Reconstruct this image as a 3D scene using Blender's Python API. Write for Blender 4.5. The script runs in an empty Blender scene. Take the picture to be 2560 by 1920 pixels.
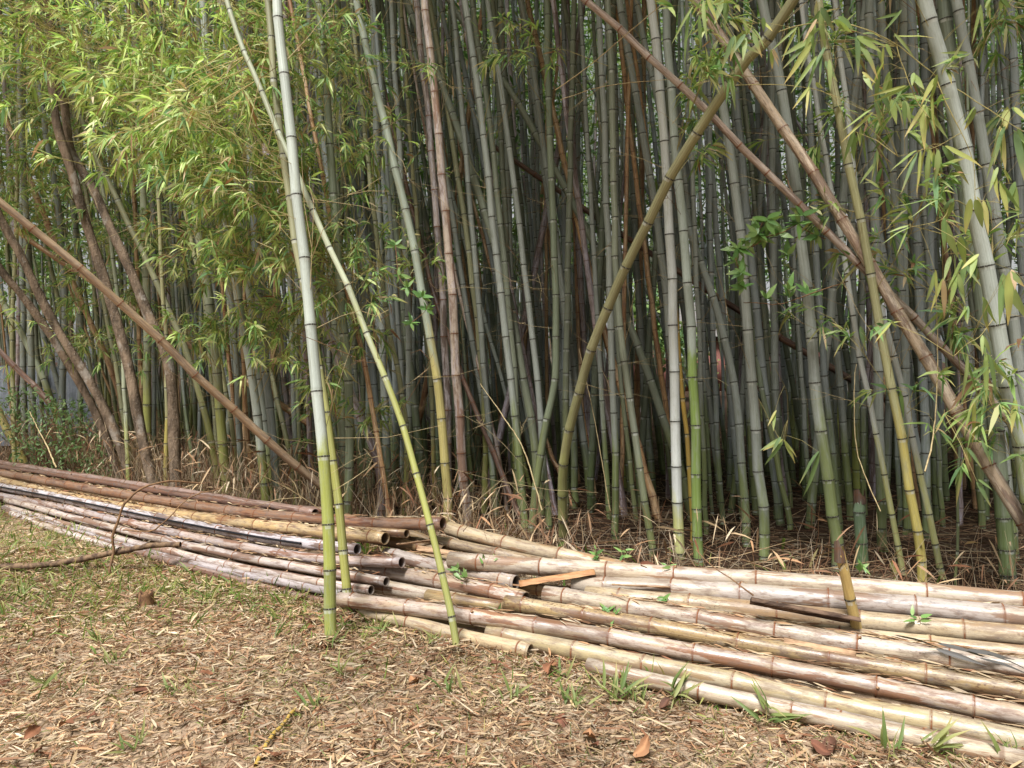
import bpy, math, random
import numpy as np
from mathutils import Vector, Matrix

# ------------------------------------------------------------------ camera, sky, sun, exposure
sc = bpy.context.scene
COL = sc.collection
cam_d = bpy.data.cameras.new('camera'); cam = bpy.data.objects.new('camera', cam_d); COL.objects.link(cam)
cam_d.sensor_width = 36.0; cam_d.lens = 27.04; cam_d.clip_start = 0.05; cam_d.clip_end = 900
cam.location = (0, 0, 1.55); cam.rotation_euler = (math.radians(90 - 1.787), 0, 0)
sc.camera = cam
SUN_EL, SUN_AZ = math.radians(60), math.radians(208)      # azimuth clockwise from +Y: behind the camera, to its left
w = bpy.data.worlds.new('World'); sc.world = w; w.use_nodes = True
wt = w.node_tree; wt.nodes.clear()
sky = wt.nodes.new('ShaderNodeTexSky'); sky.sky_type = 'NISHITA'; sky.sun_disc = False
sky.sun_elevation = SUN_EL; sky.sun_rotation = SUN_AZ; sky.air_density = 1.0; sky.dust_density = 2.0; sky.ozone_density = 1.0
hs = wt.nodes.new('ShaderNodeHueSaturation'); hs.inputs['Saturation'].default_value = 0.08
bg = wt.nodes.new('ShaderNodeBackground'); bg.inputs['Strength'].default_value = 0.06
wo = wt.nodes.new('ShaderNodeOutputWorld')
wt.links.new(sky.outputs[0], hs.inputs['Color']); wt.links.new(hs.outputs[0], bg.inputs['Color']); wt.links.new(bg.outputs[0], wo.inputs[0])
sd = bpy.data.lights.new('sun', 'SUN'); sun = bpy.data.objects.new('sun', sd); COL.objects.link(sun)
sd.energy = 4.2; sd.angle = math.radians(16); sd.color = (1.0, 0.99, 0.975)
sdir = Vector((math.sin(SUN_AZ) * math.cos(SUN_EL), math.cos(SUN_AZ) * math.cos(SUN_EL), math.sin(SUN_EL)))
sun.rotation_euler = sdir.to_track_quat('Z', 'Y').to_euler(); sun.location = (-6, -6, 12)
sc.view_settings.view_transform = 'Standard'; sc.view_settings.look = 'None'
sc.view_settings.gamma = 1.0; sc.view_settings.use_curve_mapping = False
sc.view_settings.exposure = 0.85
sc.render.engine = 'CYCLES'
sc.cycles.max_bounces = 5; sc.cycles.diffuse_bounces = 2; sc.cycles.glossy_bounces = 2
sc.cycles.transmission_bounces = 4; sc.cycles.transparent_max_bounces = 4
sc.cycles.use_denoising = True
sc.cycles.caustics_reflective = False; sc.cycles.caustics_refractive = False

rng = np.random.default_rng(7); random.seed(7)

# ------------------------------------------------------------------ helpers
def lin(c):
    c = np.asarray(c, float) / 255.0
    return np.where(c <= 0.04045, c / 12.92, ((c + 0.055) / 1.055) ** 2.4)

def mesh_np(name, V, quads=None, tris=None, attrs=None, mat=None, smooth=False, mats=None, mat_idx=None):
    me = bpy.data.meshes.new(name)
    V = np.asarray(V, np.float32)
    nq = 0 if quads is None else len(quads); nt = 0 if tris is None else len(tris)
    me.vertices.add(len(V)); me.vertices.foreach_set('co', V.ravel())
    loops = []
    if nq: loops.append(np.asarray(quads, np.int32).ravel())
    if nt: loops.append(np.asarray(tris, np.int32).ravel())
    lv = np.concatenate(loops)
    me.loops.add(len(lv)); me.loops.foreach_set('vertex_index', lv)
    tot = np.concatenate([np.full(nq, 4, np.int32), np.full(nt, 3, np.int32)])
    st = np.concatenate([[0], np.cumsum(tot)[:-1]]).astype(np.int32)
    me.polygons.add(nq + nt); me.polygons.foreach_set('loop_start', st)
    try: me.polygons.foreach_set('loop_total', tot)
    except Exception: pass
    if smooth: me.polygons.foreach_set('use_smooth', np.ones(nq + nt, bool))
    if mat is not None: me.materials.append(mat)
    me.update(calc_edges=True)
    for k, a in (attrs or {}).items():
        a = np.asarray(a, np.float32)
        if a.ndim == 1:
            at = me.attributes.new(k, 'FLOAT', 'POINT'); at.data.foreach_set('value', a)
        elif k.startswith('sc'):
            at = me.attributes.new(k, 'FLOAT_VECTOR', 'POINT'); at.data.foreach_set('vector', a.ravel())
        else:
            if a.shape[1] == 3: a = np.concatenate([a, np.ones((len(a), 1), np.float32)], 1)
            at = me.attributes.new(k, 'FLOAT_COLOR', 'POINT'); at.data.foreach_set('color', a.ravel())
    return me

def obj(name, me, parent=None):
    o = bpy.data.objects.new(name, me); COL.objects.link(o)
    if parent is not None: o.parent = parent
    return o
def tag(o, label=None, cat=None, group=None, kind=None):
    if label: o['label'] = label
    if cat: o['category'] = cat
    if group: o['group'] = group
    if kind: o['kind'] = kind
    return o
def empty(name, loc=(0, 0, 0)):
    o = bpy.data.objects.new(name, None); COL.objects.link(o); o.location = loc; o.empty_display_size = 0.1
    return o

class NT:                                                  # tiny node-tree writer
    def __init__(s, name):
        s.m = bpy.data.materials.new(name); s.m.use_nodes = True; s.t = s.m.node_tree; s.t.nodes.clear()
    def n(s, typ, ins=None, **kw):
        nd = s.t.nodes.new('ShaderNode' + typ)
        for k, v in kw.items(): setattr(nd, k, v)
        for k, v in (ins or {}).items():
            if isinstance(v, bpy.types.NodeSocket): s.t.links.new(v, nd.inputs[k])
            else: nd.inputs[k].default_value = v
        return nd
    def attr(s, name): return s.n('Attribute', attribute_name=name)
    def math(s, op, a, b=0.0, c=None, clamp=False):
        nd = s.n('Math', {0: a, 1: b}, operation=op); nd.use_clamp = clamp
        if c is not None: nd.inputs[2].default_value = c
        return nd.outputs[0]
    def mix(s, f, a, b, mode='MIX'):
        nd = s.t.nodes.new('ShaderNodeMix'); nd.data_type = 'RGBA'; nd.blend_type = mode; nd.clamp_factor = True
        for i, v in ((0, f), (6, a), (7, b)):
            if isinstance(v, bpy.types.NodeSocket): s.t.links.new(v, nd.inputs[i])
            else: nd.inputs[i].default_value = v if i == 0 else (*v[:3], 1)
        return nd.outputs[2]
    def step(s, v, lo, hi): return s.n('MapRange', {0: v, 1: lo, 2: hi, 3: 0.0, 4: 1.0}, interpolation_type='SMOOTHSTEP').outputs[0]
    def noise(s, vec, scale, detail=3.0, rough=0.55):
        return s.n('TexNoise', {'Vector': vec, 'Scale': scale, 'Detail': detail, 'Roughness': rough}).outputs[0]
    def vmul(s, v, k): return s.n('VectorMath', {0: v, 1: k}, operation='MULTIPLY').outputs[0]
    def vadd(s, v, k): return s.n('VectorMath', {0: v, 1: k}, operation='ADD').outputs[0]
    def out(s, sh): s.t.links.new(sh, s.n('OutputMaterial').inputs[0]); return s.m

def cane_material(name, dead, random_shift=True):
    k = NT(name)
    col, low, third = k.attr('Col').outputs[0], k.attr('Low').outputs[0], k.attr('Third').outputs[0]
    wax, nd = k.attr('wax').outputs[2], k.attr('nd').outputs[2]
    v = k.attr('scv').outputs[1]
    if random_shift:
        r = k.math('MULTIPLY', k.n('ObjectInfo').outputs['Random'], 60.0)
        v = k.vadd(v, k.n('CombineXYZ', {0: r, 1: r, 2: r}).outputs[0])
    fib = k.noise(k.vmul(v, (7, 7, 0.7)), 1.0, 4, 0.6)        # long fibres
    blot = k.noise(k.vmul(v, (1.1, 1.1, 5.0)), 1.0, 5, 0.65)
    fine = k.noise(k.vmul(v, (6, 6, 60.0)), 1.0, 3, 0.6)
    if not dead:
        edge = k.noise(k.vmul(v, (0.8, 0.8, 4.0)), 1.0, 4, 0.6)
        f = k.step(k.math('ADD', wax, k.math('MULTIPLY', k.math('SUBTRACT', edge, 0.5), 2.2)), -0.5, 0.5)
        c = k.mix(f, low, col)
        c = k.mix(k.math('MULTIPLY', k.step(blot, 0.5, 0.72), 0.55), c, third)
        c = k.mix(k.math('MULTIPLY', k.step(fine, 0.55, 0.75), 0.22), c, (0.10, 0.11, 0.07))
        c = k.mix(k.step(fib, 0.3, 0.75), k.mix(0.24, c, (0.05, 0.06, 0.03)), k.mix(0.10, c, (0.75, 0.78, 0.7)))
        mott = k.noise(k.vadd(k.vmul(v, (1.8, 1.8, 12.0)), (5, 1, 7)), 1.0, 7, 0.7)
        c = k.mix(k.math('MULTIPLY', k.step(mott, 0.5, 0.7), 0.4), c, k.mix(0.5, third, (0.12, 0.12, 0.08)))
        band = k.math('MULTIPLY', k.step(nd, -0.028, -0.02), k.step(nd, -0.003, -0.007))
        c = k.mix(k.math('MULTIPLY', band, k.math('MULTIPLY', k.step(blot, 0.42, 0.62), 0.6)), c, (0.55, 0.57, 0.52))
        dark = k.math('MULTIPLY', k.step(nd, -0.008, -0.003), k.step(nd, 0.007, 0.003))
        c = k.mix(k.math('MULTIPLY', dark, 0.85), c, (0.035, 0.03, 0.022))
        rough = 0.55
    else:
        pat = k.noise(k.vmul(v, (0.55, 0.55, 1.7)), 1.0, 5, 0.62)
        pat2 = k.noise(k.vadd(k.vmul(v, (0.7, 0.7, 2.3)), (9, 4, 2)), 1.0, 6, 0.65)
        spk = k.noise(k.vmul(v, (4.2, 4.2, 58.0)), 1.0, 3, 0.6)
        c = k.mix(k.step(pat2, 0.48, 0.515), col, third)
        c = k.mix(k.math('MULTIPLY', k.step(pat, 0.545, 0.57), 0.85), c, low)
        c = k.mix(k.math('MULTIPLY', k.step(fib, 0.52, 0.78), 0.4), c, low)
        c = k.mix(k.math('MULTIPLY', k.step(fib, 0.46, 0.25), 0.3), c, (0.66, 0.56, 0.46))
        dirt = k.noise(k.vadd(k.vmul(v, (1.6, 1.6, 9.0)), (3, 8, 5)), 1.0, 8, 0.72)
        c = k.mix(k.math('MULTIPLY', k.step(dirt, 0.45, 0.63), 0.8), c, k.mix(0.55, low, (0.15, 0.12, 0.10)))
        mould = k.noise(k.vadd(k.vmul(v, (2.6, 2.6, 22.0)), (7, 2, 9)), 1.0, 8, 0.75)
        c = k.mix(k.math('MULTIPLY', k.math('MULTIPLY', k.step(mould, 0.56, 0.64), k.step(pat2, 0.42, 0.56)), 0.6), c, (0.13, 0.12, 0.125))
        grain = k.noise(k.vmul(v, (16, 16, 1.3)), 1.0, 4, 0.7)
        c = k.mix(k.math('MULTIPLY', k.step(grain, 0.5, 0.72), 0.35), c, k.mix(0.4, low, (0.2, 0.14, 0.1)))
        crack = k.noise(k.vmul(v, (5, 5, 0.35)), 1.0, 2, 0.5)
        c = k.mix(k.math('MULTIPLY', k.math('MULTIPLY', k.step(crack, 0.497, 0.5), k.step(crack, 0.503, 0.5)), k.math('MULTIPLY', k.step(blot, 0.5, 0.55), 0.8)), c, (0.06, 0.035, 0.025))
        sp = k.math('MULTIPLY', k.step(spk, 0.56, 0.64), k.step(k.math('ADD', blot, k.math('MULTIPLY', wax, 0.32)), 0.62, 0.8))
        c = k.mix(k.math('MULTIPLY', k.math('MULTIPLY', wax, 0.75), k.step(blot, 0.52, 0.66)), c, low)
        c = k.mix(k.math('MULTIPLY', sp, 0.8), c, (0.11, 0.06, 0.035))
        c = k.mix(k.math('MULTIPLY', k.step(fine, 0.55, 0.8), 0.25), c, (0.10, 0.07, 0.05))
        dark = k.math('MULTIPLY', k.step(nd, -0.010, -0.003), k.step(nd, 0.010, 0.003))
        c = k.mix(k.math('MULTIPLY', dark, 0.55), c, (0.13, 0.055, 0.03))
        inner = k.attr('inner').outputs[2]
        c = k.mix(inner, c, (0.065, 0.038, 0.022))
        rough = k.n('MapRange', {0: dirt, 1: 0.35, 2: 0.65, 3: 0.26, 4: 0.62}).outputs[0]
    bump = k.n('Bump', {'Height': k.math('ADD', k.math('MULTIPLY', fib, 0.6), k.math('MULTIPLY', fine, 0.5)), 'Strength': 0.35, 'Distance': 0.004})
    b = k.n('BsdfPrincipled', {'Base Color': c, 'Roughness': rough, 'Specular IOR Level': 0.5 if dead else 0.38, 'Normal': bump.outputs[0]})
    return k.out(b.outputs[0])

def leaf_material(name, transl=0.35, rough=0.5, gloss=0.3):
    k = NT(name)
    col = k.attr('Col').outputs[0]
    nz = k.noise(k.n('TexCoord').outputs['Object'], 60.0, 3)
    c = k.mix(k.math('MULTIPLY', k.step(nz, 0.5, 0.8), 0.2), col, (0.34, 0.32, 0.14))
    b = k.n('BsdfPrincipled', {'Base Color': c, 'Roughness': rough, 'Specular IOR Level': gloss})
    t = k.n('BsdfTranslucent', {'Color': k.mix(1.0, c, (0.9, 1.0, 0.62), 'MULTIPLY')})
    return k.out(k.n('MixShader', {0: transl, 1: b.outputs[0], 2: t.outputs[0]}).outputs[0])

def plain(name, c1, c2, scale=20.0, rough=0.75, bump=0.3, stretch=(1, 1, 1), lo=0.35, hi=0.65):
    k = NT(name); v = k.vmul(k.n('TexCoord').outputs['Object'], stretch)
    nz = k.noise(v, scale, 5, 0.65)
    c = k.mix(k.step(nz, lo, hi), lin(c1), lin(c2))
    bp = k.n('Bump', {'Height': nz, 'Strength': bump, 'Distance': 0.01})
    return k.out(k.n('BsdfPrincipled', {'Base Color': c, 'Roughness': rough, 'Specular IOR Level': 0.25, 'Normal': bp.outputs[0]}).outputs[0])

M_LIVE = cane_material('bamboo_living', False); M_DEAD = cane_material('bamboo_dry', True)
M_FAR = cane_material('bamboo_living_far', False, False)
M_LEAF = leaf_material('bamboo_leaf', 0.45); M_GREEN = leaf_material('broad_leaf', 0.3, 0.4, 0.4)
M_LITTER = leaf_material('dry_leaf', 0.12, 0.7, 0.15)
M_RING_D = plain('node_dark', (44, 40, 34), (142, 140, 126), 3.5, 0.7, .3, (1, 1, 1), .5, .62)
M_RING_R = plain('node_rust', (92, 52, 32), (140, 92, 60), 40, 0.7)
M_TWIG = plain('dry_twig', (150, 130, 95), (190, 172, 130), 30, 0.7)
M_TWIGY = plain('yellow_twig', (150, 138, 86), (178, 164, 108), 30, 0.5)
M_TWIGB = plain('brown_twig', (96, 72, 52), (140, 108, 78), 30, 0.8)

# ------------------------------------------------------------------ canes
def smooth_path(pts, step=0.05):
    P = np.asarray(pts, float)
    if len(P) == 2: P = np.stack([P[0], P[0] * .67 + P[1] * .33, P[0] * .33 + P[1] * .67, P[1]])
    Q = np.vstack([2 * P[0] - P[1], P, 2 * P[-1] - P[-2]])
    out = []
    for i in range(1, len(Q) - 2):
        a, b, c, d = Q[i - 1], Q[i], Q[i + 1], Q[i + 2]
        n = max(2, int(np.linalg.norm(c - b) / step))
        t = np.linspace(0, 1, n, endpoint=False)[:, None]
        out.append(0.5 * (2 * b + (c - a) * t + (2 * a - 5 * b + 4 * c - d) * t ** 2 + (3 * b - a - 3 * c + d) * t ** 3))
    out.append(P[-1:]); R = np.vstack(out)
    s = np.concatenate([[0], np.cumsum(np.linalg.norm(np.diff(R, axis=0), axis=1))])
    return R, s
def frames(T):
    ref = np.where((np.abs(T[:, 2:3]) > 0.75), np.array([[1.0, 0, 0]]), np.array([[0, 0, 1.0]]))
    if np.mean(np.abs(T[:, 2])) > 0.6: ref = np.tile([1.0, 0, 0], (len(T), 1))
    else: ref = np.tile([0, 0, 1.0], (len(T), 1))
    A = np.cross(T, ref); A /= np.linalg.norm(A, axis=1, keepdims=True) + 1e-9
    return A, np.cross(A, T)

def cane(pts, r0, pal, seed, sides=12, lod=0, r1=None, first=0.12, inter=0.33, zb=0.5, zw=0.5, cut=False, zig=0.004, speck=0.0, origin=None, jag=False):
    """returns verts, quads, attrs, node list; local to origin"""
    g = np.random.default_rng(seed)
    R, s = smooth_path(pts); L = s[-1]
    r1 = r0 * 0.55 if r1 is None else r1
    nodes = [g.uniform(0.03, 0.08) if not cut else g.uniform(0.06, 0.2)]; step = first
    while nodes[-1] < L - 0.05:
        step = min(inter, step * 1.22 + 0.01); nodes.append(nodes[-1] + step * g.uniform(0.9, 1.1))
    nodes = [n for n in nodes if n < L - 0.04]
    S, K, ND, NI = [0.0], [1.0], [-0.09 if lod < 2 else 0.03], [0]
    if lod == 0: prof = [(-0.034, 1.0), (-0.012, 1.025), (-0.004, 1.085), (0.0, 1.09), (0.004, 1.02), (0.011, 1.075), (0.028, 1.0)]
    elif lod == 1: prof = [(-0.02, 1.0), (-0.003, 1.06), (0.006, 1.05), (0.022, 1.0)]
    else: prof = [(-0.014, 1.0), (0.0, 1.08), (0.014, 1.0)]
    ndv = (lambda d: abs(d) * 1.6) if lod == 2 else (lambda d: d)
    for i, n in enumerate(nodes):
        for d, kk in prof:
            if 0.002 < n + d < L - 0.002: S.append(n + d); K.append(kk); ND.append(ndv(d)); NI.append(i + (d > 0.004))
        nx = nodes[i + 1] if i + 1 < len(nodes) else L
        if lod < 2:
            for t, e, nv_ in ((0.5, -0.0004, 0.09), (0.5, 0.0004, -0.09)):
                if n + (nx - n) * t < L - 0.01: S.append(n + (nx - n) * t + e); K.append(0.985); ND.append(nv_); NI.append(i + 1)
    S.append(L); K.append(1.0); ND.append(0.05); NI.append(len(nodes))
    o = np.argsort(S, kind='stable'); S = np.array(S)[o]; K = np.array(K)[o]; ND = np.array(ND)[o]; NI = np.array(NI)[o]
    C = np.stack([np.interp(S, s, R[:, i]) for i in range(3)], 1)
    T = np.stack([np.interp(np.clip(S + 0.06, 0, L), s, R[:, i]) - np.interp(np.clip(S - 0.06, 0, L), s, R[:, i]) for i in range(3)], 1)
    T /= np.linalg.norm(T, axis=1, keepdims=True)
    A, B = frames(T)
    zz = g.uniform(-1, 1, (len(nodes) + 2, 2)) * zig           # slight change of direction at the nodes
    npos = np.concatenate([[0], nodes, [L]])
    C = C + A * np.interp(S, npos, zz[:, 0][:len(npos)])[:, None] + B * np.interp(S, npos, zz[:, 1][:len(npos)])[:, None]
    rad = (r0 + (r1 - r0) * S / L) * K
    a = np.linspace(0, 2 * np.pi, sides, endpoint=False)
    ca, sa = np.cos(a), np.sin(a)
    oval = 1 + 0.03 * np.cos(2 * a + g.uniform(0, 6))
    V = C[:, None, :] + rad[:, None, None] * oval[None, :, None] * (A[:, None, :] * ca[None, :, None] + B[:, None, :] * sa[None, :, None])
    if jag: V[-1] += T[-1] * g.uniform(-0.05, 0.03, (sides, 1))
    n = len(S); nv = n * sides
    i, j = np.meshgrid(np.arange(n - 1), np.arange(sides), indexing='ij'); j2 = (j + 1) % sides
    Q = np.stack([i * sides + j, i * sides + j2, (i + 1) * sides + j2, (i + 1) * sides + j], -1).reshape(-1, 4)
    V = V.reshape(-1, 3)
    tint = np.clip(g.normal(1, 0.09, len(nodes) + 2), 0.75, 1.25)[NI]
    rp = lambda c: np.repeat(lin(c)[None] * tint[:, None], sides, 0) if False else np.repeat(lin(c)[None, :] * tint[:, None], sides, axis=0)
    scv = np.stack([np.tile(ca, n), np.tile(sa, n), np.repeat(S, sides)], 1)
    at = {'Col': rp(pal[0]), 'Low': rp(pal[1]), 'Third': rp(pal[2]), 'nd': np.repeat(ND, sides), 'scv': scv,
          'wax': np.full(nv, speck) if speck or cut else (V[:, 2] - zb) / zw, 'inner': np.zeros(nv)}
    if cut:                                                      # open sawn ends with a wall and an inner bore
        for end in (0, n - 1):
            sg = 1 if end == 0 else -1
            base = end * sides; st = len(V); rings = []
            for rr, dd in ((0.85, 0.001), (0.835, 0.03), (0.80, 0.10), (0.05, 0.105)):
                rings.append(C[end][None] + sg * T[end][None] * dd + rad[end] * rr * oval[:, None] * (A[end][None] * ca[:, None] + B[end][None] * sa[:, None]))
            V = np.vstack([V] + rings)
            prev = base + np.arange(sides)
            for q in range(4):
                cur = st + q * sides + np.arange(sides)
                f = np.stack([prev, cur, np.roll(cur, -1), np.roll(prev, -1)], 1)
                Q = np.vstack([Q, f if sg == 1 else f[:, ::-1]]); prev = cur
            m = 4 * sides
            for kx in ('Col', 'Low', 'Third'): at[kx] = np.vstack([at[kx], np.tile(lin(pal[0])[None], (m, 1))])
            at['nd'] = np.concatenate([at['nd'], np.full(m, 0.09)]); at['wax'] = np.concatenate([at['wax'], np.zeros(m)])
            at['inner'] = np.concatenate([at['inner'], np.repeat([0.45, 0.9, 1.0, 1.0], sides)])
            at['scv'] = np.vstack([at['scv'], np.tile(np.stack([ca, sa, np.full(sides, S[end])], 1), (4, 1))])
    org = np.array(pts[0], float) if origin is None else np.asarray(origin, float)
    nl = []
    for q in nodes:
        c = np.array([np.interp(q, S, C[:, i]) for i in range(3)]); t = np.array([np.interp(q, S, T[:, i]) for i in range(3)])
        nl.append((c - org, t, r0 + (r1 - r0) * q / L))
    return V - org, Q, at, nl, org

def ring_mesh(mat, name='node_ring'):
    s = 14; a = np.linspace(0, 2 * np.pi, s, endpoint=False); V = []
    for r, z in ((1.05, -0.006), (1.105, -0.003), (1.10, 0.003), (1.04, 0.007)):
        V.append(np.stack([np.cos(a) * r, np.sin(a) * r, np.full(s, z)], 1))
    V = np.vstack(V); i, j = np.meshgrid(np.arange(3), np.arange(s), indexing='ij'); j2 = (j + 1) % s
    return mesh_np(name, V, np.stack([i * s + j, i * s + j2, (i + 1) * s + j2, (i + 1) * s + j], -1).reshape(-1, 4), mat=mat, smooth=True)
RING_D, RING_R = ring_mesh(M_RING_D), ring_mesh(M_RING_R)
def add_nodes(root, nl, me, zmax=99.0, zs=1.0):
    for c, t, r in nl:
        if c[2] > zmax: continue
        o = obj('node', me, root)
        o.matrix_local = Matrix.Translation(Vector(c)) @ Vector(t).to_track_quat('Z', 'Y').to_matrix().to_4x4() @ Matrix.Diagonal((r, r, zs, 1))

def tube_np(pts, r0, r1=None, sides=5, step=0.05, wob=0.0, seed=0):
    R, s = smooth_path(pts, step); g = np.random.default_rng(seed)
    if wob: R = R + g.normal(0, wob, R.shape)
    T = np.gradient(R, axis=0); T /= np.linalg.norm(T, axis=1, keepdims=True) + 1e-9
    A, B = frames(T); r1 = r0 if r1 is None else r1
    rad = r0 + (r1 - r0) * s / s[-1]
    if wob: rad = rad * g.uniform(0.85, 1.15, len(rad))
    a = np.linspace(0, 2 * np.pi, sides, endpoint=False)
    V = (R[:, None] + rad[:, None, None] * (A[:, None] * np.cos(a)[None, :, None] + B[:, None] * np.sin(a)[None, :, None])).reshape(-1, 3)
    n = len(R); i, j = np.meshgrid(np.arange(n - 1), np.arange(sides), indexing='ij'); j2 = (j + 1) % sides
    Q = np.stack([i * sides + j, i * sides + j2, (i + 1) * sides + j2, (i + 1) * sides + j], -1).reshape(-1, 4)
    return V, Q
class Soup:
    def __init__(s): s.V, s.Q, s.T, s.C, s.n = [], [], [], [], 0
    def add(s, V, Q=None, T=None, C=None):
        if Q is not None and len(Q): s.Q.append(Q + s.n)
        if T is not None and len(T): s.T.append(T + s.n)
        s.V.append(V); s.n += len(V)
        if C is not None: s.C.append(C)
    def mesh(s, name, mat, org=(0, 0, 0), smooth=False):
        return mesh_np(name, np.vstack(s.V) - np.asarray(org), np.vstack(s.Q) if s.Q else None, np.vstack(s.T) if s.T else None,
                       {'Col': np.vstack(s.C)} if s.C else None, mat, smooth)
def sticks(P0, P1, r, sag=None):
    """many thin three-sided twigs, each of two pieces"""
    P0, P1 = np.asarray(P0, float), np.asarray(P1, float); N = len(P0)
    mid = (P0 + P1) / 2 + (0 if sag is None else sag)
    T = P1 - P0; T = T / (np.linalg.norm(T, axis=1, keepdims=True) + 1e-9)
    ref = np.where(np.abs(T[:, 2:3]) > 0.8, np.array([[1.0, 0, 0]]), np.array([[0, 0, 1.0]]))
    A = np.cross(T, ref); A /= np.linalg.norm(A, axis=1, keepdims=True) + 1e-9; B = np.cross(A, T)
    r = np.broadcast_to(np.asarray(r, float), (N,)); V = []
    for p, k in ((P0, 1.0), (mid, 0.8), (P1, 0.45)):
        for ang in (0, 2.094, 4.189): V.append(p + (A * math.cos(ang) + B * math.sin(ang)) * (r * k)[:, None])
    V = np.stack(V, 1).reshape(-1, 3)
    f = [[i * 3 + j, i * 3 + (j + 1) % 3, (i + 1) * 3 + (j + 1) % 3, (i + 1) * 3 + j] for i in range(2) for j in range(3)]
    return V, (np.arange(N)[:, None, None] * 9 + np.array(f)[None]).reshape(-1, 4)
def leaves(P, D, ln, wd, col, tip=None, droop=0.25, g=rng):
    """lance-shaped leaves, four triangles each"""
    P, D = np.asarray(P, float), np.asarray(D, float); N = len(P)
    D = D / (np.linalg.norm(D, axis=1, keepdims=True) + 1e-9)
    side = np.cross(D, g.normal(0, 1, (N, 3)) + np.array([0, 0, 1.2])); side /= np.linalg.norm(side, axis=1, keepdims=True) + 1e-9
    nrm = np.cross(side, D)
    ln, wd = np.broadcast_to(ln, (N,)), np.broadcast_to(wd, (N,)); dr = np.broadcast_to(droop, (N,)) * ln
    down = np.array([[0, 0, -1.0]])
    def pt(t, sdw): return P + D * (ln * t)[:, None] + down * (dr * t * t)[:, None] + side * (wd * sdw)[:, None] + nrm * (wd * 0.25 * abs(sdw) * 2)[:, None]
    V = np.stack([pt(0, 0), pt(.25, .48), pt(.25, -.48), pt(.62, .40), pt(.62, -.40), pt(1, 0)], 1).reshape(-1, 3)
    b = np.arange(N)[:, None] * 6
    Q = (b + np.array([[1, 2, 4, 3]])); T = np.concatenate([b + np.array([[0, 2, 1]]), b + np.array([[3, 4, 5]])])
    col = np.asarray(col, float); tip = col if tip is None else np.asarray(tip, float)
    C = np.stack([col * 1.05, col, col, col * 0.6 + tip * 0.4, col * 0.6 + tip * 0.4, tip], 1).reshape(-1, 3)
    return V, Q, T, C

LEAFC = np.array([lin(c) for c in ((132, 160, 94), (118, 150, 90), (148, 172, 100), (98, 130, 80), (162, 178, 112), (110, 144, 98), (178, 178, 128))])
LEAFY = np.array([lin(c) for c in ((172, 190, 114), (186, 200, 130), (160, 182, 112), (198, 202, 148), (148, 172, 102))])
STRAW = np.array([lin(c) for c in ((214, 190, 156), (200, 172, 136), (184, 152, 118), (220, 200, 170), (160, 128, 100), (138, 102, 78), (190, 170, 146), (170, 134, 106), (206, 176, 136), (150, 104, 78), (184, 142, 106))])

# ------------------------------------------------------------------ ground
def gh(x, y):
    x, y = np.asarray(x, float), np.asarray(y, float)
    near = np.exp(-((y - 3) / 60) ** 2)
    return near * (0.012 * np.sin(2.3 * x + 0.7 * y) + 0.010 * np.sin(3.7 * y - 1.1 * x + 1) + 0.006 * np.sin(7.1 * x + 5.3 * y))
gx = np.concatenate([[-400, -120, -40, -20], np.arange(-12, 12.01, 0.15), [20, 40, 120, 400]])
gy = np.concatenate([[-60, -20, -5], np.arange(0, 22.01, 0.15), [30, 50, 120, 500]])
X, Y = np.meshgrid(gx, gy); Z = gh(X, Y)
nx, ny = len(gx), len(gy); i, j = np.meshgrid(np.arange(ny - 1), np.arange(nx - 1), indexing='ij')
gq = np.stack([i * nx + j, i * nx + j + 1, (i + 1) * nx + j + 1, (i + 1) * nx + j], -1).reshape(-1, 4)
k = NT('leaf_mould_soil'); v = k.n('TexCoord').outputs['Object']
n1 = k.noise(v, 1.3, 6, 0.65); n2 = k.noise(k.vmul(v, (30, 18, 1)), 1.0, 4, 0.7); n3 = k.noise(v, 9.0, 4, 0.6)
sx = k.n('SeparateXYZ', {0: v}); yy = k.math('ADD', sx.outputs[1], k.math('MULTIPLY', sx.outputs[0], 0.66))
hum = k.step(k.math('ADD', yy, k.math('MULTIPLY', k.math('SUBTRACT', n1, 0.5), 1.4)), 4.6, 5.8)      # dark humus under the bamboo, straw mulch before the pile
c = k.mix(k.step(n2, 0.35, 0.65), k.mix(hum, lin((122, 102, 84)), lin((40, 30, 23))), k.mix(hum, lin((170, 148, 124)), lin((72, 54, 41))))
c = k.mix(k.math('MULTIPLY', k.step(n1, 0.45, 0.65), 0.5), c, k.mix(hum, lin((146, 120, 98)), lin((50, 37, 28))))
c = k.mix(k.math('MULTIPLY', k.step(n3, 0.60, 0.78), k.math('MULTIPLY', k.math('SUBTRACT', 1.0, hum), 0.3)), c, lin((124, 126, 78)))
bp = k.n('Bump', {'Height': n2, 'Strength': 0.6, 'Distance': 0.02})
M_SOIL = k.out(k.n('BsdfPrincipled', {'Base Color': c, 'Roughness': 0.9, 'Specular IOR Level': 0.1, 'Normal': bp.outputs[0]}).outputs[0])
ground = obj('ground', mesh_np('ground', np.stack([X, Y, Z], -1).reshape(-1, 3), gq, mat=M_SOIL, smooth=True)); tag(ground, kind='structure')

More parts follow.
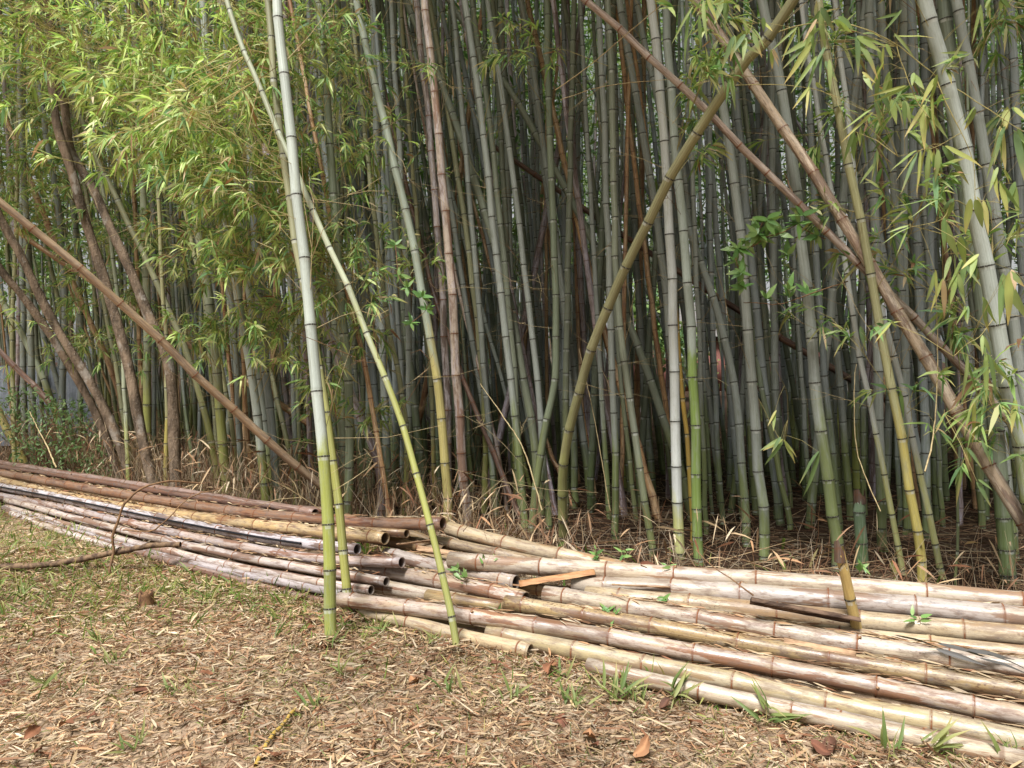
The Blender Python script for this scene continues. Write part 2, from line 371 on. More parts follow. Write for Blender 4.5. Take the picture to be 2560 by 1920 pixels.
# ------------------------------------------------------------------ palettes (sRGB): body, lower or stain colour, blotch or wax colour
PAL = {
 'pale': ((174, 186, 168), (150, 156, 52), (168, 176, 140)), 'pale2': ((172, 182, 166), (140, 150, 80), (160, 168, 140)), 'white': ((196, 200, 190), (186, 184, 104), (188, 190, 150)),
 'gg': ((148, 156, 142), (114, 126, 58), (126, 134, 100)), 'bluegrey': ((140, 152, 150), (110, 124, 66), (120, 132, 112)), 'oligrey': ((128, 136, 100), (116, 122, 60), (116, 116, 80)),
 'olive': ((146, 142, 78), (150, 148, 54), (126, 120, 66)), 'yelgreen': ((166, 176, 118), (160, 162, 62), (168, 160, 88)), 'golden': ((152, 168, 138), (186, 168, 84), (176, 150, 84)),
 'yellow': ((178, 172, 92), (186, 166, 66), (160, 144, 80)), 'gold': ((190, 152, 56), (180, 150, 50), (150, 110, 50)), 'green': ((118, 134, 90), (112, 120, 56), (110, 116, 66)),
 'dkgreen': ((112, 126, 90), (90, 108, 48), (100, 104, 72)), 'diag': ((150, 142, 78), (146, 144, 74), (122, 108, 58)), 'waxcut': ((156, 170, 150), (112, 138, 40), (140, 150, 116)),
 'darkstub': ((84, 104, 74), (72, 94, 50), (150, 160, 146)), 'yellowstub': ((190, 160, 88), (128, 134, 52), (160, 120, 60)), 'goldstub': ((176, 146, 60), (150, 140, 60), (120, 90, 50)),
 'deadpink': ((200, 182, 164), (150, 114, 92), (200, 188, 184)), 'deadgrey': ((166, 150, 140), (92, 72, 62), (184, 174, 174)), 'tan': ((190, 148, 102), (142, 98, 62), (200, 168, 128)),
 'lav': ((178, 162, 160), (112, 92, 88), (190, 180, 188)), 'brown': ((98, 68, 54), (58, 38, 30), (128, 98, 80)), 'deadbrown': ((152, 126, 98), (120, 96, 74), (168, 144, 116)),
 'deadbrown2': ((150, 116, 100), (104, 76, 66), (172, 146, 134)), 'deadred': ((164, 144, 128), (116, 94, 82), (182, 166, 152)), 'deadred2': ((188, 166, 140), (134, 108, 90), (200, 182, 160)),
 'pinkbrown': ((184, 146, 130), (136, 88, 68), (204, 182, 176)), 'rust': ((176, 124, 88), (122, 70, 48), (190, 160, 140)), 'rustdark': ((146, 96, 72), (98, 58, 44), (160, 130, 116)),
 'straw': ((214, 180, 124), (150, 98, 58), (222, 200, 158)), 'strawdark': ((176, 140, 94), (100, 66, 44), (192, 166, 128)), 'whitelav': ((222, 214, 222), (130, 96, 84), (226, 222, 234)),
 'lavbrown': ((204, 184, 174), (146, 92, 62), (206, 200, 210)), 'pinkwhite': ((220, 200, 182), (158, 106, 76), (222, 214, 222)), 'lavwhite': ((206, 194, 196), (128, 92, 76), (212, 206, 218)),
 'mottled': ((200, 172, 132), (128, 88, 58), (210, 188, 160)), 'pinkrust': ((222, 198, 172), (164, 104, 66), (222, 210, 214)), 'whiterust': ((224, 206, 178), (154, 98, 62), (226, 216, 212)),
 'cream': ((228, 204, 162), (188, 142, 98), (230, 214, 190)), 'pinkcream': ((228, 208, 180), (184, 134, 96), (228, 216, 210)), 'lavcream': ((220, 204, 186), (166, 120, 90), (216, 208, 218)),
 'speckcream': ((224, 200, 158), (186, 144, 100), (226, 210, 182)), 'speckpink': ((222, 204, 178), (168, 114, 80), (222, 210, 208)), 'speckyellow': ((210, 174, 112), (142, 92, 54), (218, 196, 160)),
 'creamyellow': ((224, 202, 148), (190, 150, 102), (226, 212, 190)),
}
for q_ in ('pale', 'pale2', 'white', 'gg', 'bluegrey', 'oligrey', 'golden', 'green', 'dkgreen', 'waxcut', 'yelgreen', 'olive', 'yellow', 'diag'):
    ks = {'yelgreen': .5, 'olive': .4, 'yellow': .42, 'diag': .32}.get(q_, .42); PAL[q_] = tuple(tuple(v_ * (1 - kk) + sum(cc) / 3 * kk for v_ in cc) for cc, kk in zip(PAL[q_], (ks, ks * .35, ks)))
DRY = {'deadpink', 'deadgrey', 'tan', 'lav', 'brown', 'deadbrown', 'deadbrown2', 'deadred', 'deadred2'}
WORD = {'pale': 'pale green', 'pale2': 'pale grey', 'white': 'whitish', 'gg': 'grey-green', 'bluegrey': 'blue-grey', 'oligrey': 'olive-grey', 'olive': 'olive', 'yelgreen': 'yellow-green', 'golden': 'golden green',
 'yellow': 'yellowish', 'gold': 'golden', 'green': 'green', 'dkgreen': 'dark green', 'tan': 'dry tan', 'lav': 'dry lavender-grey', 'brown': 'dry dark brown', 'deadpink': 'dry pinkish', 'deadgrey': 'dry grey'}
NOTE = {  # hand-written labels of the canes that stand out: (label, short reference)
 'h1': ('stout living bamboo in front of the cut pile, chalky white above, bright yellow-green below', 'chalky front culm'),
 'h2': ('olive bamboo close behind the chalky culm that stands before the cut pile', None),
 'h3': ('slender yellow-green bamboo slanting up leftwards from the front of the pile', None),
 'h4': ('bamboo culm with yellow-orange middle and grey-green top rising behind a sawn pole end', 'yellow-orange middled culm'),
 'h5': ('pinkish white dead bamboo with rust-brown nodes standing tall in the middle', 'pinkish white dead culm'),
 'h5b': ('mottled grey dead bamboo just left of the pinkish white dead culm', None),
 'cg': ('thin dark brown dead bamboo leaning left behind the pinkish white dead culm', None),
 'cm': ('olive bamboo bowed across the others up to the top right, with leafy twigs', 'bowed olive culm'),
 'cp': ('orange-tan dead bamboo leaning left behind the foot of the white culm', 'orange-tan leaning culm'),
 'cq': ('olive-grey bamboo slanting far left across the middle behind the bowed culm', None),
 'ck': ('thick dull olive bamboo leaning left right of the pinkish dead culm', None),
 'cr': ('whitest upright bamboo culm, yellowish at its foot, right of the middle', 'whitest upright culm'),
 'cs': ('bamboo culm grey above and glossy green below with a white patch', 'culm with the green lower half'),
 'ct': ('thin golden bamboo between the white culm and the green-bottomed culm', None),
 'cy': ('thick grey bamboo culm with vine leaves in front, right of the green-bottomed culm', 'grey culm behind the vine'),
 'cab': ('thick mossy grey bamboo culm between the vine and the paired brown leaning canes', 'mossy grey culm'),
 'cad': ('slim whitish bamboo left of the yellow culm at the right', None),
 'cae': ('yellow bamboo culm with black node lines crossing before the brown leaning canes', 'yellow culm at the right'),
 'caf': ('slim pale bamboo slanting beside the yellow culm on its right', None),
 'cai': ('thickest pale grey bamboo at the right edge with leafy sprays before it', 'thickest pale right-edge culm'),
 'cal': ('broad dark green bamboo foot low at the right edge', 'broad dark green culm'),
 'lt': ('pale green bamboo, left one of the pair of pale culms left of the chalky culm', 'left pale twin culm'),
 'lu': ('pale green bamboo, right one of the pair of pale culms left of the chalky culm', None),
 'lq': ('thick yellow-green bamboo with blotched lower half behind the long brown fallen cane', 'thick yellow-green culm'),
 'la': ('thin upright yellow bamboo at the far left edge', 'thin yellow left-edge culm'),
 'lb': ('bright yellow bamboo bending left out of the frame low at the left edge', None),
 'lp': ('olive bamboo slanting left from behind the long brown fallen cane to the tree trunks', 'olive slanting culm'),
 'll': ('thick yellow-green upright bamboo between the dark tree trunks', 'thick culm between the trunks'),
 'ma': ('lavender-grey dead bamboo leaning left just right of the chalky culm', None),
 'md': ('short yellow-green bamboo right beside the chalky culm at the pile', None),
 'd2': ('long brown dead bamboo slanting from the upper left down to the pile', None),
 'd3': ('tan dead bamboo slanting behind the tree trunks, parallel to the long brown one', None),
 'd4': ('short pinkish brown dead bamboo leaning into the green shrub at the left edge', None),
 'd5': ('reddish dead bamboo slanting from the top middle down to the right edge', None),
 'd6': ('thickest reddish dead bamboo slanting down to the right edge in front', None),
 'd7': ('dark brown dead bamboo lying aslant deep behind the white culm', None),
 's1': ('dark green cut bamboo stump with white rings behind the pile at right', None),
 's2': ('yellow bamboo stub with broken brown top standing among the pale poles', None),
 's3': ('tiny golden bamboo stub beside the dark green stump', None),
}
ORD = ['first', 'second', 'third', 'fourth', 'fifth', 'sixth', 'seventh', 'eighth', 'ninth', 'tenth', 'eleventh', 'twelfth']

def ordn(n): return ORD[n] if n < len(ORD) else f"{n + 1}th" if n + 1 not in (21, 22, 23) else {21: '21st', 22: '22nd', 23: '23rd'}[n + 1]
CULMS = """
h1 pale 0.0335 -0.98,4.15,0.00 -0.98,4.15,0.01 -1.01,4.21,0.50 -1.05,4.28,1.00 -1.11,4.34,1.51 -1.18,4.41,2.03 -1.25,4.47,2.57 -1.32,4.54,3.11 -1.38,4.60,3.67 -1.51,4.75,5.28 -1.62,4.87,6.89 -1.70,4.96,8.50
h2 olive 0.0272 -0.98,4.54,0.00 -0.98,4.55,0.02 -1.06,4.68,0.68 -1.18,4.81,1.36 -1.34,4.94,2.07 -1.49,5.07,2.81 -1.60,5.20,3.59 -1.79,5.42,5.23 -1.95,5.59,6.86 -2.07,5.73,8.50
h3 yelgreen 0.0197 -0.28,3.96,0.00 -0.29,3.98,0.07 -0.39,4.09,0.49 -0.52,4.21,0.91 -0.68,4.33,1.35 -0.88,4.44,1.81 -1.10,4.55,2.27 -1.33,4.67,2.76 -1.57,4.79,3.27 -1.79,4.90,3.81 -2.28,5.16,5.37 -2.67,5.37,6.94 -2.98,5.53,8.50
h4 golden 0.0393 -0.52,6.30,-0.00 -0.54,6.34,0.55 -0.59,6.38,1.13 -0.67,6.41,1.70 -0.78,6.45,2.28 -0.90,6.49,2.85 -1.04,6.53,3.43 -1.18,6.56,4.01 -1.31,6.60,4.59 -1.54,6.67,5.89 -1.72,6.72,7.20 -1.87,6.76,8.50
h5 deadpink 0.0437 -0.40,7.00,0.00 -0.46,7.00,0.67 -0.50,7.00,1.37 -0.54,7.00,2.06 -0.59,7.00,2.75 -0.65,7.00,3.43 -0.72,7.00,4.10 -0.78,7.00,4.78 -0.87,7.00,6.02 -0.94,7.00,7.26 -0.99,7.00,8.50
h5b deadgrey 0.0395 -0.63,7.60,0.00 -0.64,7.60,0.73 -0.64,7.60,1.29 -0.67,7.60,1.85 -0.70,7.60,2.41 -0.74,7.60,2.96 -0.79,7.60,3.51 -0.83,7.60,4.06 -0.89,7.60,4.60 -1.00,7.60,5.90 -1.08,7.60,7.20 -1.15,7.60,8.50
ca gg 0.0365 -1.06,7.80,0.00 -1.06,7.80,0.00 -1.05,7.80,0.87 -1.05,7.80,1.74 -1.07,7.80,2.60 -1.12,7.80,3.46 -1.17,7.80,4.30 -1.21,7.80,5.14 -1.26,7.80,6.26 -1.29,7.80,7.38 -1.32,7.80,8.50
cc yellow 0.0256 -0.83,8.20,0.00 -0.84,8.20,0.72 -0.87,8.20,1.44 -0.94,8.20,2.16 -1.10,8.20,4.27 -1.22,8.20,6.39 -1.33,8.20,8.50
cf green 0.0211 -0.47,9.00,0.00 -0.51,9.00,0.73 -0.56,9.00,1.68 -0.64,9.00,3.95 -0.70,9.00,6.22 -0.75,9.00,8.50
cg brown 0.0289 0.07,7.36,0.00 0.04,7.40,0.12 -0.20,7.60,0.67 -0.45,7.80,1.25 -0.69,8.00,1.87 -0.90,8.20,2.52 -1.41,8.68,4.51 -1.82,9.05,6.51 -2.14,9.36,8.50
chh deadpink 0.0203 -0.05,7.80,0.00 -0.05,7.80,0.00 -0.14,7.90,0.55 -0.26,8.00,1.11 -0.40,8.10,1.67 -0.56,8.20,2.24 -1.00,8.49,4.33 -1.35,8.72,6.41 -1.64,8.90,8.50
ci gg 0.0359 0.12,6.90,0.00 0.11,6.90,0.19 0.06,6.90,0.77 -0.01,6.90,1.34 -0.08,6.90,1.92 -0.14,6.90,2.48 -0.20,6.90,3.05 -0.26,6.90,3.62 -0.33,6.90,4.18 -0.42,6.90,4.73 -0.59,6.90,5.99 -0.73,6.90,7.24 -0.84,6.90,8.50
cj gg 0.0328 0.34,6.99,0.00 0.33,7.00,0.17 0.28,7.03,0.75 0.23,7.05,1.34 0.16,7.08,1.93 0.10,7.10,2.52 0.03,7.12,3.10 -0.05,7.15,3.69 -0.13,7.17,4.28 -0.23,7.20,4.87 -0.40,7.24,6.08 -0.53,7.27,7.29 -0.63,7.30,8.50
ck oligrey 0.0435 0.28,7.60,0.00 0.28,7.60,0.05 0.22,7.65,0.70 0.12,7.70,1.36 -0.00,7.75,2.01 -0.16,7.80,2.66 -0.35,7.85,3.31 -0.57,7.90,3.96 -0.81,7.95,4.60 -1.08,8.00,5.24 -1.44,8.07,6.32 -1.72,8.12,7.41 -1.94,8.16,8.50
cl gg 0.0374 0.66,8.00,0.00 0.65,8.00,0.65 0.60,8.00,1.31 0.55,8.00,1.98 0.48,8.00,2.64 0.39,8.00,3.30 0.30,8.00,3.95 0.21,8.00,4.59 0.10,8.00,5.24 -0.05,8.00,6.32 -0.16,8.00,7.41 -0.25,8.00,8.50
cm diag 0.0456 0.44,6.47,0.00 0.42,6.26,0.62 0.51,6.03,1.24 0.66,5.79,1.80 0.85,5.55,2.29 1.05,5.31,2.72 1.25,5.08,3.10 1.45,4.84,3.41 1.66,4.60,3.67 2.60,3.53,5.28 3.30,2.73,6.89 3.84,2.11,8.50
cn gg 0.0326 0.89,6.60,0.00 0.89,6.60,0.70 0.86,6.60,1.49 0.83,6.60,2.27 0.80,6.60,3.05 0.77,6.60,3.83 0.73,6.60,4.59 0.66,6.60,5.89 0.61,6.60,7.20 0.57,6.60,8.50
co oligrey 0.0296 1.11,6.00,0.00 1.01,6.00,0.60 0.92,6.00,1.23 0.84,6.00,1.85 0.80,6.00,2.47 0.78,6.00,3.09 0.77,6.00,3.71 0.74,6.00,4.32 0.69,6.00,5.71 0.64,6.00,7.11 0.61,6.00,8.50
co2 gg 0.0400 1.53,7.00,0.00 1.48,7.00,1.22 1.44,7.00,1.74 1.39,7.00,2.26 1.32,7.00,2.77 1.24,7.00,3.27 1.15,7.00,3.78 1.06,7.00,4.28 0.97,7.00,4.78 0.80,7.00,6.02 0.67,7.00,7.26 0.56,7.00,8.50
cp tan 0.0399 1.40,7.27,0.00 1.38,7.30,0.11 1.23,7.46,0.69 1.07,7.62,1.31 0.91,7.79,1.94 0.76,7.95,2.61 0.62,8.11,3.30 0.48,8.28,4.01 0.33,8.44,4.75 0.17,8.60,5.51 0.00,8.77,6.51 -0.13,8.90,7.50 -0.24,9.01,8.50
cq oligrey 0.0423 1.73,7.31,0.00 1.64,7.40,0.45 1.46,7.53,1.05 1.25,7.65,1.67 1.02,7.78,2.29 0.75,7.90,2.91 0.44,8.03,3.54 0.10,8.15,4.17 -0.28,8.28,4.80 -0.69,8.40,5.42 -1.22,8.56,6.45 -1.62,8.68,7.47 -1.94,8.78,8.50
cr white 0.0399 1.30,5.90,0.00 1.28,5.90,0.52 1.26,5.90,1.06 1.24,5.90,1.61 1.22,5.90,2.15 1.20,5.90,2.68 1.16,5.90,3.21 1.11,5.90,3.74 1.05,5.90,4.27 0.93,5.90,5.68 0.83,5.90,7.09 0.75,5.90,8.50
cs waxcut 0.0371 1.39,5.70,0.00 1.38,5.72,0.56 1.37,5.75,1.19 1.34,5.78,1.78 1.31,5.80,2.29 1.28,5.83,2.72 1.24,5.85,3.12 1.20,5.88,3.60 1.16,5.90,4.29 1.09,5.94,5.70 1.04,5.97,7.10 1.00,6.00,8.50
ct gold 0.0197 1.49,6.27,0.00 1.48,6.30,0.30 1.46,6.33,0.66 1.44,6.37,1.02 1.41,6.40,1.38 1.26,6.57,3.75 1.14,6.71,6.13 1.04,6.83,8.50
cu gg 0.0230 1.73,6.80,0.00 1.72,6.80,0.21 1.69,6.80,0.92 1.66,6.80,1.63 1.62,6.80,2.33 1.53,6.80,4.39 1.46,6.80,6.44 1.40,6.80,8.50
cv bluegrey 0.0178 1.99,7.60,0.00 1.99,7.60,0.05 1.94,7.60,0.69 1.91,7.60,1.33 1.89,7.60,1.96 1.82,7.60,4.14 1.77,7.60,6.32 1.73,7.60,8.50
cw bluegrey 0.0262 1.98,7.20,0.00 1.98,7.20,0.13 1.93,7.20,0.73 1.90,7.20,1.33 1.87,7.20,1.93 1.85,7.20,2.52 1.82,7.20,4.51 1.79,7.20,6.51 1.76,7.20,8.50
cx gg 0.0349 1.95,6.33,-0.00 1.95,6.40,0.29 1.94,6.49,0.66 1.93,6.57,1.05 1.90,6.66,1.44 1.83,6.74,1.84 1.73,6.83,2.23 1.61,6.91,2.63 1.52,7.00,3.04 1.17,7.30,4.86 0.90,7.54,6.68 0.68,7.73,8.50
cy gg 0.0407 1.92,5.80,0.00 1.91,5.80,0.31 1.86,5.80,0.81 1.82,5.80,1.31 1.78,5.80,1.80 1.74,5.80,2.29 1.67,5.80,2.78 1.60,5.80,3.27 1.52,5.80,3.75 1.44,5.80,4.22 1.24,5.80,5.65 1.08,5.80,7.07 0.95,5.80,8.50
cz green 0.0273 2.54,6.97,0.00 2.52,7.00,0.17 2.46,7.08,0.56 2.39,7.15,0.96 2.33,7.22,1.38 2.31,7.30,1.80 2.24,7.62,4.03 2.18,7.87,6.27 2.13,8.07,8.50
cab gg 0.0422 2.40,5.60,0.00 2.37,5.60,0.26 2.30,5.60,0.74 2.23,5.60,1.22 2.18,5.60,1.69 2.13,5.60,2.17 2.07,5.60,2.64 2.01,5.60,3.10 1.93,5.60,3.56 1.82,5.60,4.02 1.55,5.60,5.51 1.34,5.60,7.01 1.16,5.60,8.50
cac bluegrey 0.0328 3.00,7.00,0.00 2.98,7.00,0.17 2.90,7.00,0.88 2.83,7.00,1.58 2.77,7.00,2.28 2.73,7.00,2.98 2.62,7.00,4.82 2.54,7.00,6.66 2.48,7.00,8.50
cad white 0.0215 2.83,5.50,0.00 2.75,5.53,0.41 2.66,5.55,0.91 2.56,5.58,1.41 2.47,5.60,1.92 2.39,5.62,2.42 2.30,5.65,2.93 2.22,5.67,3.44 2.14,5.70,3.95 1.95,5.76,5.47 1.79,5.81,6.98 1.67,5.84,8.50
cae yellow 0.0318 2.76,5.10,0.00 2.76,5.10,0.02 2.68,5.10,0.52 2.59,5.10,1.01 2.49,5.10,1.50 2.39,5.10,1.99 2.29,5.10,2.47 2.19,5.10,2.95 2.09,5.10,3.42 2.00,5.10,3.90 1.76,5.10,5.43 1.57,5.10,6.97 1.42,5.10,8.50
caf white 0.0239 3.05,5.41,0.00 2.97,5.43,0.39 2.89,5.47,0.87 2.79,5.50,1.35 2.67,5.53,1.83 2.54,5.57,2.31 2.48,5.60,2.80 2.30,5.70,4.70 2.15,5.78,6.60 2.03,5.85,8.50
cag bluegrey 0.0378 3.59,6.60,0.00 3.58,6.60,0.25 3.56,6.60,0.98 3.51,6.60,1.72 3.46,6.60,2.44 3.42,6.60,3.16 3.39,6.60,3.88 3.37,6.60,4.59 3.34,6.60,5.89 3.31,6.60,7.20 3.29,6.60,8.50
cah bluegrey 0.0443 4.12,7.40,0.00 4.12,7.40,0.09 4.05,7.40,1.21 4.01,7.40,2.33 3.97,7.40,3.43 3.91,7.40,4.52 3.86,7.40,5.85 3.81,7.40,7.17 3.77,7.40,8.50
cai pale2 0.0468 3.18,4.50,0.00 3.10,4.50,0.51 3.01,4.50,0.91 2.92,4.50,1.31 2.84,4.50,1.70 2.76,4.50,2.09 2.68,4.50,2.48 2.59,4.50,2.87 2.50,4.50,3.25 2.38,4.50,3.62 1.99,4.50,5.25 1.68,4.50,6.88 1.43,4.50,8.50
caj gg 0.0392 3.61,5.20,0.00 3.55,5.20,0.67 3.50,5.20,1.09 3.43,5.20,1.51 3.36,5.20,1.92 3.28,5.20,2.33 3.21,5.20,2.74 3.13,5.20,3.15 3.05,5.20,3.55 2.95,5.20,3.95 2.67,5.20,5.46 2.44,5.20,6.98 2.27,5.20,8.50
cak gg 0.0414 3.89,5.90,0.00 3.67,5.90,1.99 3.59,5.90,2.45 3.50,5.90,2.91 3.42,5.90,3.36 3.33,5.90,3.82 3.24,5.90,4.27 3.03,5.90,5.68 2.87,5.90,7.09 2.73,5.90,8.50
cal dkgreen 0.0524 3.45,5.30,0.00 3.41,5.30,0.45 3.35,5.30,0.97 3.29,5.30,1.50 3.21,5.30,2.01 3.13,5.30,2.52 2.87,5.30,4.52 2.67,5.30,6.51 2.50,5.30,8.50
cam green 0.0095 3.03,5.20,0.00 3.03,5.20,0.53 3.04,5.20,1.07 3.04,5.20,1.61 3.04,5.20,2.15 3.04,5.20,4.26 3.04,5.20,6.38 3.03,5.20,8.50
cam2 gg 0.0387 3.01,6.20,0.00 3.00,6.20,0.33 2.97,6.20,1.08 2.94,6.20,1.83 2.91,6.20,2.57 2.88,6.20,3.31 2.85,6.20,4.04 2.81,6.20,5.53 2.77,6.20,7.01 2.75,6.20,8.50
cam3 gg 0.0389 3.52,6.80,0.00 3.50,6.80,0.68 3.47,6.80,1.70 3.39,6.80,2.70 3.30,6.80,3.70 3.21,6.80,4.68 3.11,6.80,5.96 3.04,6.80,7.23 2.98,6.80,8.50
la yellow 0.0275 -6.20,9.58,0.00 -6.22,9.60,0.28 -6.28,9.67,1.14 -6.31,9.73,2.00 -6.30,9.80,2.87 -6.29,9.91,4.75 -6.28,10.01,6.62 -6.28,10.08,8.50
lb yellow 0.0489 -6.23,9.90,0.00 -6.31,9.90,0.24 -6.48,9.90,0.58 -6.62,9.90,0.93 -6.75,9.90,1.29 -7.43,9.90,3.69 -7.96,9.90,6.10 -8.39,9.90,8.50
lc lav 0.0345 -6.63,10.20,0.00 -6.59,10.20,0.87 -6.53,10.20,1.79 -6.52,10.20,2.71 -6.58,10.20,3.63 -6.66,10.20,5.25 -6.72,10.20,6.88 -6.77,10.20,8.50
ld gg 0.0390 -6.34,10.00,0.00 -6.34,10.00,0.25 -6.35,10.00,1.37 -6.34,10.00,2.48 -6.32,10.00,3.58 -6.30,10.00,4.68 -6.28,10.00,5.76 -6.27,10.00,6.68 -6.26,10.00,7.59 -6.25,10.00,8.50
le gg 0.0424 -6.00,9.60,0.00 -5.99,9.60,0.30 -5.99,9.60,1.34 -6.00,9.60,2.37 -6.03,9.60,3.39 -6.06,9.60,4.40 -6.08,9.60,5.41 -6.09,9.60,6.44 -6.11,9.60,7.47 -6.11,9.60,8.50
lf yelgreen 0.0408 -5.60,9.78,0.00 -5.71,9.80,0.49 -5.87,9.82,0.99 -6.07,9.85,1.47 -6.31,9.88,1.93 -6.57,9.90,2.38 -7.46,9.99,4.42 -8.16,10.05,6.46 -8.72,10.11,8.50
lg bluegrey 0.0424 -5.67,9.60,0.00 -5.62,9.60,1.20 -5.56,9.60,2.23 -5.61,9.60,3.26 -5.75,9.60,4.27 -5.92,9.60,5.68 -6.04,9.60,7.09 -6.15,9.60,8.50
lh tan 0.0367 -4.50,9.24,0.00 -4.78,9.40,1.01 -4.96,9.47,1.48 -5.18,9.55,1.93 -5.41,9.62,2.39 -5.65,9.70,2.85 -5.88,9.78,3.32 -6.10,9.85,3.81 -6.33,9.93,4.29 -6.56,10.00,4.78 -7.04,10.15,6.02 -7.41,10.27,7.26 -7.70,10.36,8.50
li gg 0.0338 -5.62,10.00,0.00 -5.61,10.00,1.08 -5.59,10.00,2.14 -5.65,10.00,3.19 -5.73,10.00,4.96 -5.80,10.00,6.73 -5.85,10.00,8.50
lj olive 0.0275 -4.33,8.77,0.00 -4.36,8.80,0.19 -4.52,8.93,0.92 -4.70,9.07,1.66 -4.90,9.20,2.42 -5.32,9.48,4.45 -5.66,9.71,6.47 -5.93,9.89,8.50
lk yelgreen 0.0235 -4.10,8.17,0.00 -4.11,8.20,0.28 -4.16,8.27,1.01 -4.22,8.33,1.75 -4.32,8.40,2.49 -4.44,8.47,3.23 -4.58,8.53,3.99 -4.67,8.60,4.75 -4.79,8.69,6.00 -4.89,8.76,7.25 -4.97,8.81,8.50
ll yelgreen 0.0458 -4.20,8.80,0.00 -4.19,8.80,0.51 -4.17,8.80,1.40 -4.17,8.80,2.29 -4.18,8.80,3.17 -4.22,8.80,4.04 -4.26,8.80,5.53 -4.30,8.80,7.01 -4.33,8.80,8.50
lm tan 0.0293 -4.51,9.40,0.00 -4.53,9.40,0.92 -4.54,9.40,1.54 -4.55,9.40,2.15 -4.60,9.40,4.27 -4.63,9.40,6.38 -4.66,9.40,8.50
ln yellow 0.0226 -3.58,7.90,0.00 -3.57,7.90,0.27 -3.55,7.90,1.00 -3.55,7.90,1.73 -3.58,7.90,2.45 -3.65,7.90,4.47 -3.71,7.90,6.49 -3.75,7.90,8.50
lo bluegrey 0.0206 -3.63,8.75,0.00 -3.67,8.80,0.37 -3.76,8.87,0.86 -3.83,8.93,1.35 -3.89,9.00,1.86 -4.10,9.23,4.07 -4.26,9.42,6.29 -4.40,9.57,8.50
lp olive 0.0354 -3.04,7.96,0.00 -3.08,8.00,0.28 -3.16,8.06,0.75 -3.30,8.12,1.21 -3.47,8.19,1.66 -3.68,8.25,2.11 -3.90,8.31,2.55 -4.14,8.38,3.00 -4.38,8.44,3.45 -4.61,8.50,3.91 -5.22,8.66,5.44 -5.70,8.79,6.97 -6.08,8.89,8.50
lq yelgreen 0.0494 -2.82,7.60,0.00 -2.84,7.60,0.28 -2.88,7.60,0.79 -2.91,7.60,1.30 -2.95,7.60,1.81 -3.00,7.60,2.31 -3.07,7.60,2.81 -3.13,7.60,3.31 -3.19,7.60,3.81 -3.21,7.60,4.30 -3.25,7.60,5.70 -3.29,7.60,7.10 -3.33,7.60,8.50
lr yellow 0.0240 -2.75,7.67,0.00 -2.77,7.70,0.22 -2.81,7.75,0.66 -2.88,7.80,1.09 -2.97,7.85,1.53 -3.08,7.90,1.97 -3.21,7.95,2.42 -3.33,8.00,2.86 -3.75,8.17,4.74 -4.09,8.30,6.62 -4.35,8.41,8.50
ls gg 0.0354 -2.83,8.00,0.00 -2.83,8.00,0.13 -2.85,8.00,0.82 -2.87,8.00,1.51 -2.91,8.00,2.19 -3.00,8.00,2.86 -3.19,8.00,4.74 -3.34,8.00,6.62 -3.46,8.00,8.50
lt pale 0.0413 -2.21,6.90,0.00 -2.22,6.90,0.27 -2.26,6.90,0.82 -2.33,6.90,1.37 -2.42,6.90,1.91 -2.50,6.90,2.44 -2.58,6.90,2.98 -2.65,6.90,3.52 -2.69,6.90,4.05 -2.79,6.90,5.53 -2.86,6.90,7.02 -2.92,6.90,8.50
lu pale 0.0412 -2.25,7.20,0.00 -2.28,7.20,0.48 -2.33,7.20,1.01 -2.38,7.20,1.53 -2.44,7.20,2.04 -2.49,7.20,2.56 -2.54,7.20,3.08 -2.58,7.20,3.59 -2.70,7.20,5.23 -2.79,7.20,6.86 -2.87,7.20,8.50
lv bluegrey 0.0382 -2.13,6.98,0.00 -2.14,7.00,0.23 -2.20,7.05,0.84 -2.27,7.10,1.47 -2.34,7.15,2.09 -2.39,7.20,2.73 -2.52,7.32,4.65 -2.62,7.42,6.58 -2.70,7.50,8.50
lw olive 0.0284 -2.14,7.62,0.00 -2.23,7.80,0.39 -2.38,8.00,0.83 -2.54,8.20,1.28 -2.72,8.40,1.75 -3.39,9.14,4.00 -3.91,9.72,6.25 -4.32,10.19,8.50
lx gg 0.0320 -2.29,8.20,0.00 -2.29,8.20,0.20 -2.32,8.20,0.91 -2.34,8.20,1.62 -2.36,8.20,2.32 -2.41,8.20,4.38 -2.45,8.20,6.44 -2.48,8.20,8.50
ly tan 0.0250 -2.69,8.00,0.00 -2.71,8.00,0.27 -2.77,8.00,0.96 -2.80,8.00,1.66 -2.89,8.00,3.94 -2.96,8.00,6.22 -3.02,8.00,8.50
lz lav 0.0296 -1.98,7.60,0.00 -1.99,7.60,0.42 -2.01,7.60,1.09 -2.04,7.60,1.76 -2.08,7.60,2.42 -2.18,7.60,4.45 -2.27,7.60,6.47 -2.33,7.60,8.50
ma lav 0.0378 -1.12,6.55,0.00 -1.13,6.60,0.24 -1.15,6.66,0.53 -1.23,6.71,0.81 -1.35,6.77,1.08 -1.46,6.83,1.35 -1.58,6.89,1.64 -1.70,6.94,1.92 -1.82,7.00,2.21 -2.57,7.33,4.31 -3.15,7.58,6.40 -3.62,7.79,8.50
mb tan 0.0226 -0.95,6.15,0.00 -0.99,6.20,0.28 -1.07,6.28,0.69 -1.15,6.36,1.10 -1.24,6.44,1.53 -1.35,6.52,1.96 -1.47,6.60,2.40 -1.91,6.89,4.43 -2.26,7.13,6.47 -2.54,7.32,8.50
mc olive 0.0251 -0.99,6.88,0.00 -0.98,6.90,0.18 -0.95,6.97,0.74 -1.02,7.05,1.30 -1.14,7.12,1.86 -1.23,7.20,2.43 -1.48,7.41,4.46 -1.67,7.58,6.48 -1.83,7.71,8.50
